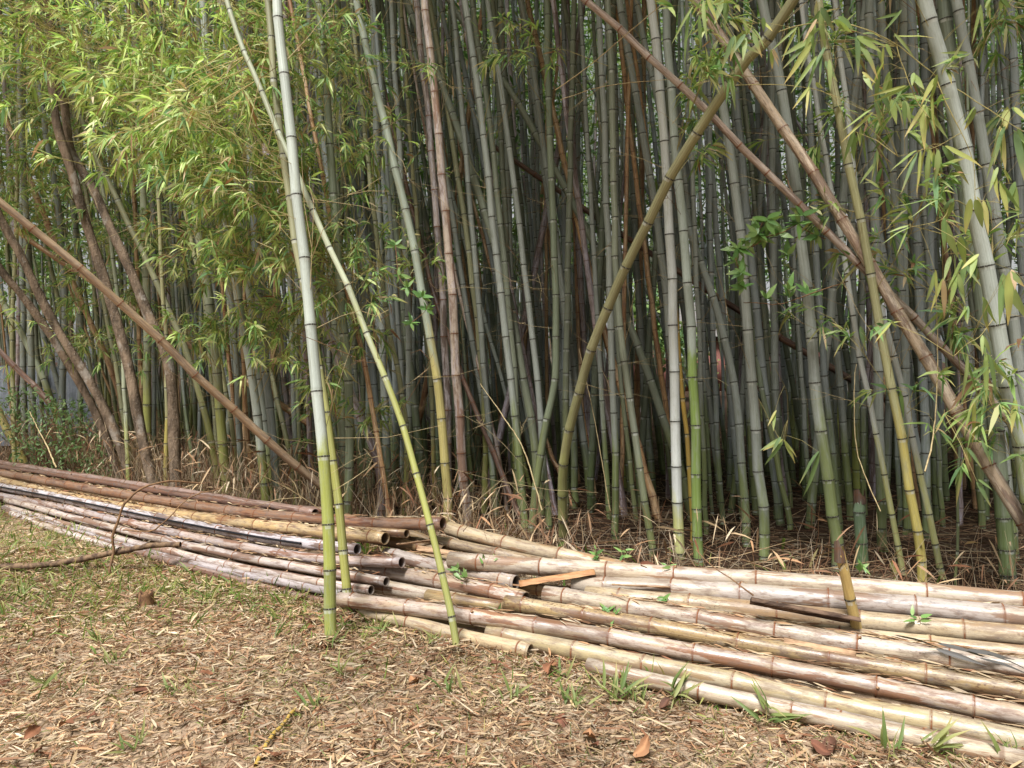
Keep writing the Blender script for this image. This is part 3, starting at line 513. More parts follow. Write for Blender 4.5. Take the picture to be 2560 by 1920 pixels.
md green 0.0371 -1.34,6.20,0.00 -1.33,6.20,0.32 -1.31,6.20,0.93 -1.33,6.20,1.53 -1.38,6.20,2.13 -1.52,6.20,4.26 -1.63,6.20,6.38 -1.72,6.20,8.50
me bluegrey 0.0426 -1.24,8.20,0.00 -1.24,8.20,0.50 -1.24,8.20,1.31 -1.27,8.20,2.08 -1.32,8.20,2.85 -1.38,8.20,3.61 -1.42,8.20,4.39 -1.43,8.20,5.17 -1.43,8.20,6.28 -1.44,8.20,7.39 -1.44,8.20,8.50
mf olive 0.0345 -0.28,7.80,0.00 -0.28,7.80,0.01 -0.27,7.83,0.67 -0.30,7.85,1.32 -0.36,7.88,1.98 -0.44,7.90,2.63 -0.53,7.92,3.28 -0.63,7.95,3.93 -0.73,7.97,4.58 -0.84,8.00,5.24 -0.98,8.03,6.32 -1.10,8.06,7.41 -1.19,8.08,8.50
mg oligrey 0.0356 0.08,7.58,0.00 0.06,7.60,0.58 0.04,7.62,1.15 -0.00,7.65,1.72 -0.05,7.67,2.29 -0.11,7.70,2.86 -0.17,7.72,3.43 -0.24,7.75,4.00 -0.32,7.78,4.57 -0.40,7.80,5.14 -0.54,7.84,6.26 -0.65,7.87,7.38 -0.73,7.89,8.50
mh pale 0.0262 0.05,8.40,0.00 0.04,8.40,0.30 0.01,8.40,1.34 -0.04,8.40,2.38 -0.09,8.40,3.40 -0.14,8.40,4.41 -0.18,8.40,5.42 -0.21,8.40,6.45 -0.24,8.40,7.47 -0.26,8.40,8.50
mi green 0.0359 0.17,6.86,0.00 0.27,6.90,0.81 0.38,6.92,1.37 0.40,6.95,1.95 0.38,6.97,2.54 0.36,7.00,3.12 0.31,7.06,4.91 0.28,7.11,6.71 0.25,7.15,8.50
mj bluegrey 0.0335 0.59,8.60,0.00 0.59,8.60,0.45 0.58,8.60,1.58 0.58,8.60,2.71 0.57,8.60,4.64 0.57,8.60,6.57 0.57,8.60,8.50
mk tan 0.0246 0.93,8.55,0.00 0.90,8.60,0.31 0.80,8.70,0.98 0.77,8.80,1.67 0.70,9.06,3.95 0.64,9.27,6.22 0.60,9.44,8.50
ml tan 0.0277 0.65,8.18,0.00 0.64,8.20,0.03 0.51,8.40,0.34 0.37,8.60,0.68 -0.42,9.80,3.28 -1.04,10.73,5.89 -1.53,11.47,8.50
d2 deadbrown 0.0352 -1.51,6.15,0.51 -1.88,5.99,0.89 -2.21,5.82,1.27 -2.51,5.66,1.63 -2.80,5.49,1.96 -3.07,5.33,2.26 -3.33,5.16,2.53 -3.57,5.00,2.78
d3 tan 0.0407 -2.30,9.20,0.69 -2.83,9.26,1.03 -3.37,9.31,1.38 -3.92,9.37,1.73 -4.47,9.43,2.08 -5.04,9.49,2.43 -5.60,9.54,2.79 -6.16,9.60,3.16
d4 deadbrown2 0.0371 -5.70,9.50,1.01 -6.00,9.50,1.33 -6.30,9.50,1.65 -6.60,9.50,1.97
d5 deadred 0.0321 4.34,5.08,0.00 3.37,5.15,1.10 3.04,5.17,1.48 2.69,5.20,1.85 2.34,5.22,2.21 1.98,5.25,2.58 1.62,5.28,2.94 1.26,5.30,3.31 0.89,5.33,3.67 0.50,5.35,4.02 -0.69,5.43,5.08
d6 deadred2 0.0497 3.35,4.40,0.00 3.16,4.55,0.41 2.98,4.69,0.80 2.80,4.84,1.22 2.61,4.98,1.66 2.40,5.12,2.13 2.17,5.27,2.61 1.92,5.41,3.12 1.64,5.56,3.64 1.34,5.70,4.18 0.58,6.06,5.54
d7 brown 0.0393 4.10,8.40,1.11 3.56,8.45,1.43 3.03,8.50,1.76 2.50,8.55,2.11 1.96,8.60,2.47 1.43,8.65,2.83 0.89,8.70,3.20 0.35,8.75,3.58 -0.19,8.80,3.97
s1 darkstub 0.0437 2.58,5.60,0.00 2.56,5.60,0.23 2.54,5.60,0.54
s2 yellowstub 0.0266 1.70,3.69,0.00 1.67,3.66,0.20 1.63,3.64,0.35 1.59,3.62,0.50 1.55,3.60,0.64
s3 goldstub 0.0165 2.67,5.30,0.00 2.66,5.30,0.07 2.64,5.30,0.14
"""
culms = {}
for i, line in enumerate(CULMS.strip().splitlines()):
    p = line.split(); pts = np.array([[float(t) for t in q.split(',')] for q in p[3:]])
    culms[p[0]] = dict(pal=p[1], r=float(p[2]) * {'cm': .86, 'd6': .88, 'd5': .92}.get(p[0], 1.0), pts=pts, seed=100 + i)
HARD = {'h1': (1.06, 0.16), 'cs': (1.62, 0.12), 'h2': (1.5, 0.8), 'h3': (1.6, 0.9), 'h4': (1.7, 0.7), 'cr': (0.45, 0.3), 'lq': (1.2, 0.5), 'lt': (0.7, 0.4), 'll': (1.4, 0.6), 's2': (0.17, 0.08), 's1': (0.3, 0.2)}
def mid_u(c):                                                     # bearing from the viewer half-way up the frame
    P = c['pts']; z = np.clip(1.5, P[:, 2].min(), P[:, 2].max()); k_ = np.argsort(P[:, 2])
    return np.interp(z, P[k_, 2], P[k_, 0]) / np.interp(z, P[k_, 2], P[k_, 1])
for c in culms.values(): c['u'] = mid_u(c)
anch = {k_: NOTE[k_][1] for k_ in NOTE if NOTE[k_][1] and k_ in culms}
used_l = {}
for k_, c in sorted(culms.items(), key=lambda t: t[1]['u']):
    if k_ in NOTE: c['label'] = NOTE[k_][0]; continue
    a = min(anch, key=lambda q: abs(culms[q]['u'] - c['u'])); side = 'right' if c['u'] > culms[a]['u'] else 'left'
    P = c['pts']; lean = (P[-1][0] - P[0][0]) / max(0.1, P[-1][2] - P[0][2])
    c['anch'] = (a, side); c['lean'] = ' leaning left' if lean < -0.14 else ''
    used_l.setdefault((a, side), []).append(k_)
for (a, side), ks in used_l.items():
    ks.sort(key=lambda q: abs(culms[q]['u'] - culms[a]['u']))
    for n_, q in enumerate(ks):
        c = culms[q]; size = 'thin' if c['r'] < 0.027 else 'thick' if c['r'] > 0.04 else 'medium'
        c['label'] = f"{size} {WORD[c['pal']]} culm{c['lean']}, {ordn(n_)} {side} of the {anch[a]}"

for k_, c in culms.items():
    dry = c['pal'] in DRY; fallen = k_[0] == 'd'; stub = k_[0] == 's'
    zb, zw = HARD.get(k_, (random.uniform(0.5, 1.2), random.uniform(0.5, 1.0)))
    name = 'fallen_bamboo' if fallen else 'bamboo_stub' if stub else 'bamboo_culm'
    root = empty(name, c['pts'][0])
    V, Q, at, nl, org = cane(c['pts'], c['r'], PAL[c['pal']], c['seed'], sides=13 if c['r'] / c['pts'][0][1] > 0.0062 else 9,
                             r1=c['r'] * (0.9 if stub else 0.72 if fallen else 0.58), first=0.2 if dry and fallen else 0.13, inter=0.36 if c['r'] > 0.03 else 0.28,
                             zb=zb - c['pts'][0][2], zw=zw, zig=0.009 if c['r'] > 0.03 else 0.007, speck=0.25 if dry else 0, jag=stub)
    if not dry: at['wax'] = (V[:, 2] + c['pts'][0][2] - zb) / zw
    obj('stem', mesh_np('stem', V, Q, None, at, M_DEAD if dry else M_LIVE, True), root)
    add_nodes(root, nl, RING_R if dry else RING_D, zmax=6.2, zs=0.55)
    if k_ == 's2' or k_ == 's1':
        e = V[-13:].mean(0); n_ = V[-13:] - e
        cap = cane([e - [0, 0, .03], e + [0.0, 0, 0.02], e + [-0.004, 0, 0.055]], c['r'] * 1.03, ((70, 50, 38), (44, 30, 24), (92, 68, 52)), 5, sides=12, r1=c['r'] * 0.9, jag=True, speck=.3, origin=(0, 0, 0))
        obj('broken_top', mesh_np('broken_top', cap[0], cap[1], None, cap[2], M_DEAD, True), root)
    tag(root, c['label'], 'bamboo', 'fallen and leaning dead canes' if fallen else 'cut bamboo stubs' if stub else 'standing bamboo culms of the front rows')
    c['root'] = root; c['nodes'] = nl

# ------------------------------------------------------------------ the sawn poles of the pile
POLES = """
p1 pinkbrown 0.0279 -6.700,9.494,0.343 -5.358,8.489,0.364 -4.280,7.692,0.380 -3.394,7.046,0.393 -2.641,6.490,0.407 -1.986,5.980,0.428 -1.420,5.521,0.451
p2 rust 0.0366 -6.512,9.225,0.260 -4.784,7.925,0.290 -3.486,6.955,0.318 -2.477,6.216,0.350 -1.670,5.646,0.391 -1.004,5.206,0.442 -0.438,4.866,0.508
p2b rustdark 0.0273 -6.596,9.344,0.289 -5.246,8.366,0.335 -4.137,7.544,0.361 -3.222,6.862,0.379 -2.464,6.308,0.397 -1.829,5.867,0.420 -1.283,5.513,0.457
p3 straw 0.0391 -6.453,9.138,0.211 -4.883,7.921,0.202 -3.707,7.040,0.223 -2.771,6.350,0.263 -2.004,5.787,0.311 -1.364,5.328,0.357 -0.821,4.953,0.393
p3b strawdark 0.0261 -1.347,5.391,0.367 -1.228,5.309,0.378 -1.112,5.230,0.389 -1.001,5.156,0.398 -0.892,5.085,0.407 -0.787,5.016,0.416 -0.684,4.948,0.425
p4 whitelav 0.0350 -6.250,8.848,0.147 -4.871,7.824,0.189 -3.770,6.998,0.214 -2.883,6.340,0.230 -2.155,5.812,0.246 -1.542,5.382,0.268 -1.018,5.029,0.302
p5 lavbrown 0.0329 -5.918,8.527,0.078 -4.530,7.516,0.122 -3.417,6.681,0.144 -2.522,6.006,0.162 -1.795,5.471,0.187 -1.195,5.057,0.226 -0.686,4.747,0.287
p6 pinkwhite 0.0273 -5.321,8.043,0.081 -4.128,7.130,0.090 -3.185,6.418,0.103 -2.417,5.846,0.119 -1.777,5.377,0.141 -1.234,4.989,0.166 -0.766,4.668,0.194
p7 pinkwhite 0.0273 -5.243,7.923,0.029 -4.106,7.048,0.032 -3.203,6.365,0.042 -2.466,5.818,0.057 -1.850,5.371,0.077 -1.323,4.998,0.102 -0.867,4.684,0.132
p8 lavwhite 0.0251 -5.226,7.866,0.023 -4.139,7.000,0.023 -3.294,6.357,0.023 -2.603,5.854,0.023 -2.020,5.442,0.039 -1.512,5.080,0.067 -1.066,4.761,0.086
p9 pinkbrown 0.0236 -5.085,7.710,0.022 -4.048,6.870,0.022 -3.246,6.258,0.022 -2.591,5.783,0.021 -2.033,5.391,0.021 -1.547,5.048,0.021 -1.115,4.735,0.036
p10 pinkwhite 0.0263 -4.929,7.531,0.038 -4.552,7.212,0.038 -4.222,6.946,0.035 -3.924,6.714,0.031 -3.647,6.501,0.028 -3.389,6.305,0.027 -3.150,6.128,0.027
m5 strawdark 0.0360 -1.060,5.331,0.330 -0.949,5.258,0.326 -0.842,5.187,0.324 -0.737,5.116,0.322 -0.634,5.044,0.322 -0.534,4.974,0.322 -0.437,4.910,0.322
m6 strawdark 0.0320 -0.874,5.306,0.371 -0.792,5.261,0.370 -0.711,5.216,0.363 -0.631,5.171,0.351 -0.552,5.123,0.334 -0.473,5.059,0.316 -0.394,4.971,0.299
m7 mottled 0.0321 -0.525,5.035,0.365 -0.362,4.926,0.355 -0.208,4.833,0.346 -0.059,4.748,0.338 0.085,4.668,0.331 0.225,4.589,0.327 0.359,4.511,0.326
m8 straw 0.0254 -0.954,5.137,0.237 -0.798,5.070,0.248 -0.643,4.987,0.261 -0.492,4.898,0.273 -0.347,4.817,0.283 -0.207,4.745,0.288 -0.071,4.677,0.292
m1 pinkwhite 0.0408 -0.828,5.019,0.273 -0.672,4.924,0.262 -0.525,4.847,0.250 -0.381,4.771,0.239 -0.241,4.686,0.234 -0.106,4.595,0.233 0.024,4.508,0.234
m2 pinkrust 0.0430 -1.195,5.126,0.183 -0.955,4.992,0.188 -0.727,4.860,0.191 -0.509,4.730,0.191 -0.303,4.604,0.190 -0.107,4.481,0.186 0.078,4.360,0.181
m3 whiterust 0.0392 -1.173,4.987,0.113 -1.010,4.901,0.118 -0.853,4.818,0.121 -0.702,4.743,0.122 -0.556,4.673,0.120 -0.414,4.601,0.120 -0.275,4.520,0.122
m4 straw 0.0371 -0.503,4.566,0.139 -0.414,4.511,0.143 -0.328,4.465,0.143 -0.244,4.431,0.141 -0.162,4.406,0.135 -0.081,4.381,0.130 -0.000,4.345,0.128
r12 straw 0.0274 -0.854,4.590,0.025 -0.726,4.522,0.025 -0.602,4.464,0.025 -0.481,4.407,0.025 -0.362,4.346,0.027 -0.247,4.282,0.030 -0.135,4.222,0.032
r11 cream 0.0334 -0.981,4.611,0.048 -0.775,4.472,0.050 -0.583,4.353,0.048 -0.401,4.241,0.046 -0.228,4.133,0.045 -0.063,4.032,0.043 0.094,3.942,0.039
r1 cream 0.0407 -0.425,5.100,0.429 -0.167,4.916,0.403 0.073,4.759,0.382 0.299,4.625,0.364 0.514,4.510,0.347 0.719,4.401,0.330 0.912,4.283,0.315
r2 pinkcream 0.0435 -0.385,4.726,0.310 0.254,4.461,0.339 0.830,4.243,0.361 1.354,4.051,0.378 1.830,3.868,0.391 2.257,3.688,0.399 2.635,3.509,0.402
r3 lavcream 0.0491 0.356,4.372,0.262 0.821,4.185,0.294 1.246,4.004,0.319 1.636,3.840,0.336 1.998,3.691,0.347 2.331,3.551,0.355 2.638,3.419,0.363
r5 speckcream 0.0457 0.415,4.254,0.241 0.854,4.071,0.254 1.257,3.903,0.265 1.627,3.745,0.276 1.968,3.597,0.287 2.283,3.460,0.298 2.576,3.335,0.309
r4 speckpink 0.0402 0.184,4.283,0.238 0.649,4.034,0.238 1.067,3.824,0.232 1.448,3.645,0.224 1.797,3.484,0.216 2.117,3.337,0.213 2.411,3.202,0.213
r5b cream 0.0368 1.110,3.891,0.218 1.373,3.764,0.220 1.620,3.648,0.226 1.855,3.541,0.234 2.077,3.442,0.242 2.288,3.349,0.249 2.486,3.259,0.254
r6 speckyellow 0.0405 -0.033,4.299,0.180 0.480,4.043,0.177 0.937,3.817,0.170 1.345,3.614,0.162 1.711,3.427,0.156 2.041,3.257,0.152 2.340,3.105,0.150
r7 pinkrust 0.0396 -1.033,4.574,0.113 -0.275,4.243,0.134 0.381,3.951,0.133 0.951,3.688,0.121 1.445,3.443,0.109 1.874,3.221,0.099 2.252,3.026,0.095
r8 creamyellow 0.0429 -0.131,4.159,0.057 0.380,3.893,0.053 0.828,3.653,0.049 1.224,3.438,0.045 1.577,3.247,0.040 1.894,3.078,0.039 2.181,2.927,0.039
r9 lavcream 0.0230 0.386,3.783,0.021 0.744,3.592,0.021 1.070,3.424,0.021 1.367,3.270,0.021 1.638,3.127,0.021 1.883,2.991,0.021 2.104,2.860,0.021
r10 pinkcream 0.0322 0.373,3.737,0.045 0.693,3.543,0.043 0.987,3.385,0.038 1.259,3.248,0.033 1.510,3.119,0.030 1.739,2.997,0.029 1.948,2.879,0.029
"""
PLAB = {
 'p1': 'pinkish brown pole along the top back edge of the left pile', 'p2': 'rust-brown pole on top of the left pile with its open end by the slanting culm',
 'p2b': 'dark reddish pole behind the topmost rust-brown pole of the left pile', 'p3': 'straw-coloured pole under the rust-brown top pole, open end just right of the chalky culm',
 'p3b': 'short dark pole end tucked under the rust-brown top pole', 'p4': 'whitest lavender pole of the left pile with a black cable along it',
 'p5': 'lavender pole with brown patches, open end level below the straw pole', 'p6': 'bluish white pole, end with a weed in it, fourth visible end from the top',
 'p7': 'pinkish pole with the lowest open end beside the olive culm', 'p8': 'pale lavender pole near the bottom of the left pile', 'p9': 'pinkish brown bottom pole of the left pile half hidden in grass',
 'p10': 'short pinkish pole lowest at the far left in the grass', 'm5': 'dark straw pole with sawn end behind the slanting yellow-green culm', 'm6': 'brown pole with open end at the foot of the yellow-orange culm',
 'm7': 'mottled pole under the long cream pole in the middle of the pile', 'm8': 'narrow straw pole lying behind the two open-ended middle poles', 'm1': 'pinkish white pole, upper one of the two open ends in the middle',
 'm2': 'white pole with rusty end, lower one of the two open ends in the middle', 'm3': 'white pole with rust streaks, open end behind the slanting slender culm', 'm4': 'short straw pole end between the middle poles and the spotted long pole',
 'r12': 'narrow straw pole with dark end under the spotted long pole', 'r11': 'cream bottom pole whose open end lies in the litter at the middle', 'r1': 'long cream pole sloping down from the yellow-orange culm behind the pile',
 'r2': 'rearmost pinkish cream pole of the right pile', 'r3': 'thick lavender cream pole second from the back of the right pile', 'r5': 'speckled cream pole below the thick lavender pole at right',
 'r4': 'speckled pinkish pole with brown left end above the yellow spotted pole', 'r5b': 'plain cream pole below the speckled cream pole at the right edge', 'r6': 'yellow-brown spotted pole in the middle of the right pile',
 'r7': 'longest pinkish pole with rust patches running under the yellow spotted pole', 'r8': 'thick creamy yellow pole near the front of the right pile', 'r9': 'narrow lavender cream pole under the thick creamy yellow pole',
 'r10': 'lowest pinkish cream pole at the front right touching the litter'}
V, Q = tube_np([(0, 0, -.008), (0, 0, .006), (.001, 0, .016)], .0085, .0055, 7, .01); STUB = mesh_np('branch_stub', np.vstack([V, [[.001, 0, .012]]]), Q, np.array([(len(V) - 7 + i_, len(V) - 7 + (i_ + 1) % 7, len(V)) for i_ in range(7)]), mat=plain('stub_wood', (120, 88, 62), (176, 140, 104), 60, .8))
SPK = {'speckcream': .55, 'speckpink': .55, 'speckyellow': .9, 'mottled': .7, 'pinkrust': .35}
poles = {}
for i, line in enumerate(POLES.strip().splitlines()):
    p = line.split(); pts = np.array([[float(t) for t in q.split(',')] for q in p[3:]]); r = float(p[2]) * (1.15 if p[0][0] == 'r' else 1.12)
    root = empty('bamboo_pole', pts[0]); pal = p[1]; ds = 0.12 if pal in ('rust', 'rustdark', 'pinkbrown', 'lavbrown') else 0.12 if pal in ('pinkrust', 'whiterust', 'straw', 'strawdark', 'cream') else 0.24
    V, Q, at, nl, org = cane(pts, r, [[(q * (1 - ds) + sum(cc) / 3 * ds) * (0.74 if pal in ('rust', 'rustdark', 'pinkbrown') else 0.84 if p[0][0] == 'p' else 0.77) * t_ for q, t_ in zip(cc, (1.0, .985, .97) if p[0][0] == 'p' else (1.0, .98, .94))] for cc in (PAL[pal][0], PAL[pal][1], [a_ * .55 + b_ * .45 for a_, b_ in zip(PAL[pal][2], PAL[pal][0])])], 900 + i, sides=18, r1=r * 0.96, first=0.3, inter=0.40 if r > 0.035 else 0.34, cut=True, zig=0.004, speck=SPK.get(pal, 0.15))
    obj('stem', mesh_np('stem', V, Q, None, at, M_DEAD, True), root)
    add_nodes(root, nl, RING_R, zs=0.5)
    tag(root, PLAB[p[0]], 'bamboo pole', 'sawn bamboo poles of the pile'); poles[p[0]] = pts
    for q, (c_, t_, r_) in enumerate(nl):                          # stubs of sawn-off side branches
        if (q * 7 + i * 3) % 5 < 2:
            gq = np.random.default_rng(q + 50 * i); an = gq.uniform(0, 6.28); A_ = Vector(t_).orthogonal().normalized(); B_ = Vector(t_).cross(A_); dv = A_ * math.cos(an) + B_ * math.sin(an)
            st = obj('branch_stub', STUB, root); st.matrix_local = Matrix.Translation(Vector(c_) + dv * r_ * 0.9) @ (dv + Vector(t_) * 0.8).to_track_quat('Z', 'Y').to_matrix().to_4x4() @ Matrix.Diagonal((1, 1, gq.uniform(.6, 1.6), 1))
# poles hidden inside the pile that carry the visible ones
for i, (a, b, dz, dy) in enumerate((('p2', 'p4', -0.10, 0.16), ('p4', 'p6', -0.09, 0.14), ('p5', 'p7', -0.06, 0.16), ('p1', 'p3', -0.13, 0.16), ('r2', 'r3', -0.13, 0.14), ('r3', 'r4', -0.13, 0.10), ('r6', 'r4', -0.11, 0.08))):
    pts = (poles[a] + poles[b]) / 2 + np.array([0, dy, dz]); pts[:, 2] = np.maximum(pts[:, 2], 0.03)
    pts = pts[0] + (pts[-1] - pts[0]) * np.linspace(0.02, 0.93, 5)[:, None]
    root = empty('bamboo_pole', pts[0]); V, Q, at, nl, org = cane(pts, 0.036, PAL['strawdark'], 950 + i, sides=12, r1=0.034, first=0.3, inter=0.38, cut=True, speck=0.4)
    obj('stem', mesh_np('stem', V, Q, None, at, M_DEAD, True), root); add_nodes(root, nl, RING_R, zs=0.5)
    tag(root, 'dim brown pole inside the pile showing between ' + ['the rust-brown top pole and the cable pole', 'the cable pole and the bluish white pole', 'the lavender brown pole and the pinkish one', 'the top back pole and the straw pole', 'the two rearmost right poles', 'the thick lavender and speckled pinkish poles', 'the yellow spotted and speckled pinkish poles'][i], 'bamboo pole', 'poles inside the pile')

# ------------------------------------------------------------------ the grove behind
ZONE = ['in the shade behind the tree trunks at left', 'in the shade behind the middle of the pile', 'in the shade at the right before bright gaps']
front = np.array([[c['pts'][0][0], c['pts'][0][1]] for k_, c in culms.items() if k_[0] != 'd'])
cand = []
g2 = np.random.default_rng(21)
tries = 0; taken = list(front)
def back_line(x): return np.interp(x, [-7, -5, -3, -1, 1, 3, 6], [11.0, 9.6, 8.1, 7.2, 7.0, 6.9, 6.6])
while tries < 90000 and len(cand) < 1090:
    tries += 1
    y = 7 + 17 * g2.uniform() ** 1.25; x = g2.uniform(-0.78 * y, 0.78 * y)
    if y < back_line(x) + 0.15: continue
    dens = 1.0 if x / y < 0.12 else 0.62 if y < 11 else 0.2
    if x / y < -0.5: dens = 0.38
    if g2.uniform() > dens: continue
    arr = np.array(taken)
    if np.min((arr[:, 0] - x) ** 2 + (arr[:, 1] - y) ** 2) < 0.18 ** 2: continue
    taken.append((x, y)); cand.append((x, y))
cand = np.array(cand); vis = np.abs(cand[:, 0] / cand[:, 1]) < 0.70
near = cand[vis]; near = near[np.argsort(near[:, 1])]; N_IND = 300 - len(culms)
ind, far = near[:N_IND], np.vstack([near[N_IND:], cand[~vis]])
PK = ['gg', 'gg', 'gg', 'bluegrey', 'bluegrey', 'oligrey', 'oligrey', 'green', 'dkgreen', 'pale', 'lav', 'tan']
PKL = ['yelgreen', 'gg', 'olive', 'bluegrey', 'oligrey', 'yelgreen', 'green', 'tan', 'lav', 'gg']
def rand_culm(x, y, sd, lod, sides, top=None):
    g = np.random.default_rng(sd); r = g.uniform(0.022, 0.046)
    if x / y < -0.2: r *= g.uniform(0.6, 0.95)
    lx, ly = g.normal(-0.06, 0.07), g.normal(0, 0.04); top = g.uniform(8.0, 9.6) if top is None else top
    if g.uniform() < 0.13 and y > 10: lx *= 3.2
    t = np.array([0, .2, .45, .7, 1.0]); z = t * top
    bend = g.normal(0, 0.25)
    pts = np.stack([x + lx * z + bend * (t ** 2 - t), y + ly * z, z - 0.02], 1)
    pal = (PKL if x / y < -0.2 else PK)[g.integers(0, len(PKL if x / y < -0.2 else PK))]
    return pts, r, pal, cane(pts, r, PAL[pal], sd, sides=sides, lod=lod, r1=r * 0.6, inter=g.uniform(0.24, 0.34) if y < 14 else g.uniform(.33, .42), zb=g.uniform(0.3, 1.1), zw=g.uniform(0.4, 1.0), zig=0.006, speck=0.2 if pal in DRY else 0), pal in DRY
inner = []
for i, (x, y) in enumerate(ind):
    pts, r, pal, (V, Q, at, nl, org), dry = rand_culm(x, y, 3000 + i, 1 if y < 9.5 else 2, 7)
    o = obj('bamboo_culm', mesh_np('stem', V, Q, None, at, M_DEAD if dry else M_LIVE, True)); o.location = org
    o['_p'] = WORD.get(pal, 'grey')
    inner.append((pts, r, o))
rows = {}
for pts, r, o in inner:
    u_ = mid_u({'pts': pts}); a = min(anch, key=lambda q: abs(culms[q]['u'] - u_)); side = 'right' if u_ > culms[a]['u'] else 'left'
    rows.setdefault((a, side), []).append((abs(culms[a]['u'] - u_), pts[0][1], o))
for (a, side), L_ in rows.items():
    for n_, (d_, y_, o) in enumerate(sorted(L_, key=lambda t: t[0])):
        tag(o, f"{'dim' if y_ > 9.5 else 'half-hidden'} {o['_p']} culm deeper in, {ordn(n_)} {side} of the {anch[a]}", 'bamboo', 'culms in the shade behind the front rows'); del o['_p']
VV, QQ, AA, off = [], [], {}, 0
for i, (x, y) in enumerate(far):
    pts, r, pal, (V, Q, at, nl, org), dry = rand_culm(x, y, 5000 + i, 2, 4 if y > 15 else 5)
    VV.append(V + org); QQ.append(Q + off); off += len(V)
    at['scv'] = at['scv'] + g2.uniform(0, 60, (1, 3))
    for kx in at: AA.setdefault(kx, []).append(at[kx])
AA = {kx: np.concatenate(a) for kx, a in AA.items()}
thick = obj('bamboo_thicket', mesh_np('bamboo_thicket', np.vstack(VV), np.vstack(QQ), None, AA, M_FAR, True))
tag(thick, 'mass of thin dark culms at the back of the grove', 'bamboo', kind='stuff')

# ------------------------------------------------------------------ tree trunks at the left
k = NT('tree_bark'); v = k.n('TexCoord').outputs['Object']
n1 = k.noise(k.vmul(v, (9, 9, 3)), 1.0, 6, 0.7); n2 = k.noise(k.vmul(v, (3.2, 3.2, 2.2)), 1.0, 4, 0.6); n3 = k.noise(v, 55.0, 3, 0.6)
c = k.mix(k.step(n1, 0.35, 0.65), lin((80, 68, 56)), lin((142, 122, 102)))
c = k.mix(k.math('MULTIPLY', k.step(n2, 0.56, 0.62), 0.6), c, lin((170, 162, 152)))
c = k.mix(k.math('MULTIPLY', k.step(n3, 0.62, 0.74), 0.7), c, lin((190, 182, 168)))
bp = k.n('Bump', {'Height': k.math('ADD', n1, k.math('MULTIPLY', n3, 0.4)), 'Strength': 1.0, 'Distance': 0.03})
M_BARK = k.out(k.n('BsdfPrincipled', {'Base Color': c, 'Roughness': 0.85, 'Specular IOR Level': 0.2, 'Normal': bp.outputs[0]}).outputs[0])
TREES = """
A 0.0581 -4.34,8.62,0.00 -4.43,8.60,0.31 -4.57,8.57,0.80 -4.73,8.55,1.15 -4.84,8.52,1.39 -4.93,8.49,1.60 -5.06,8.46,1.77 -5.13,8.44,1.96 -5.24,8.41,2.12 -5.34,8.38,2.26 -5.44,8.35,2.42 -5.52,8.33,2.55 -5.63,8.30,2.70
B 0.0647 -4.07,8.31,0.00 -4.14,8.30,0.27 -4.24,8.29,0.66 -4.38,8.28,0.99 -4.52,8.28,1.28 -4.66,8.27,1.53 -4.79,8.26,1.73 -4.91,8.25,1.95 -5.01,8.24,2.16 -5.08,8.23,2.33 -5.17,8.22,2.54 -5.23,8.22,2.67 -5.35,8.21,2.93 -5.49,8.20,3.19
C 0.0690 -3.56,7.77,0.00 -3.65,7.80,0.28 -3.75,7.83,0.63 -3.84,7.87,1.02 -3.92,7.90,1.42 -4.01,7.93,1.74 -4.13,7.97,2.09 -4.30,8.00,2.64 -4.47,8.03,3.11 -4.57,8.07,3.51 -4.68,8.10,3.76 -4.78,8.13,4.05 -4.81,8.17,4.35 -4.88,8.20,4.65 -4.98,8.23,4.94 -5.09,8.27,5.18 -5.19,8.30,5.37
D 0.0697 -3.24,7.39,0.00 -3.27,7.45,0.32 -3.32,7.53,0.74 -3.36,7.61,1.19 -3.42,7.69,1.50 -3.53,7.77,1.72 -3.69,7.85,1.98 -3.82,7.93,2.22 -4.03,8.00,2.67 -4.21,8.08,2.95 -4.38,8.16,3.29 -4.58,8.24,3.59 -4.76,8.32,3.81 -4.83,8.40,4.26
"""
tp = {}
for line in TREES.strip().splitlines():
    p = line.split(); tp[p[0]] = (float(p[1]) * .8, np.array([[float(t) for t in q.split(',')] for q in p[2:]]))
def trunk_mesh(pts, r0, r1, sd, org, sides=14):
    R, s = smooth_path(pts, 0.06); g = np.random.default_rng(sd)
    Q_ = np.stack([np.convolve(np.pad(R[:, i], 4, 'edge'), np.ones(9) / 9, 'valid') for i in range(3)], 1)
    T = np.gradient(Q_, axis=0); T /= np.linalg.norm(T, axis=1, keepdims=True); A, B = frames(T)
    rad = r0 + (r1 - r0) * s / s[-1] + 0.55 * r0 * np.exp(-s / 0.12)
    a = np.linspace(0, 2 * np.pi, sides, endpoint=False)
    ph = g.uniform(0, 6, 4)
    lump = 1 + 0.06 * np.sin(3 * a[None] + 2 * s[:, None] + ph[0]) + 0.05 * np.sin(5 * a[None] - 7 * s[:, None] + ph[1]) + 0.05 * np.sin(9 * s[:, None] + ph[2]) + g.normal(0, 0.015, (len(s), sides))
    V = (Q_[:, None] + (rad[:, None] * lump)[:, :, None] * (A[:, None] * np.cos(a)[None, :, None] + B[:, None] * np.sin(a)[None, :, None])).reshape(-1, 3)
    n = len(R); i, j = np.meshgrid(np.arange(n - 1), np.arange(sides), indexing='ij'); j2 = (j + 1) % sides
    Qd = np.stack([i * sides + j, i * sides + j2, (i + 1) * sides + j2, (i + 1) * sides + j], -1).reshape(-1, 4)
    return mesh_np('trunk', V - org, Qd, mat=M_BARK, smooth=True)
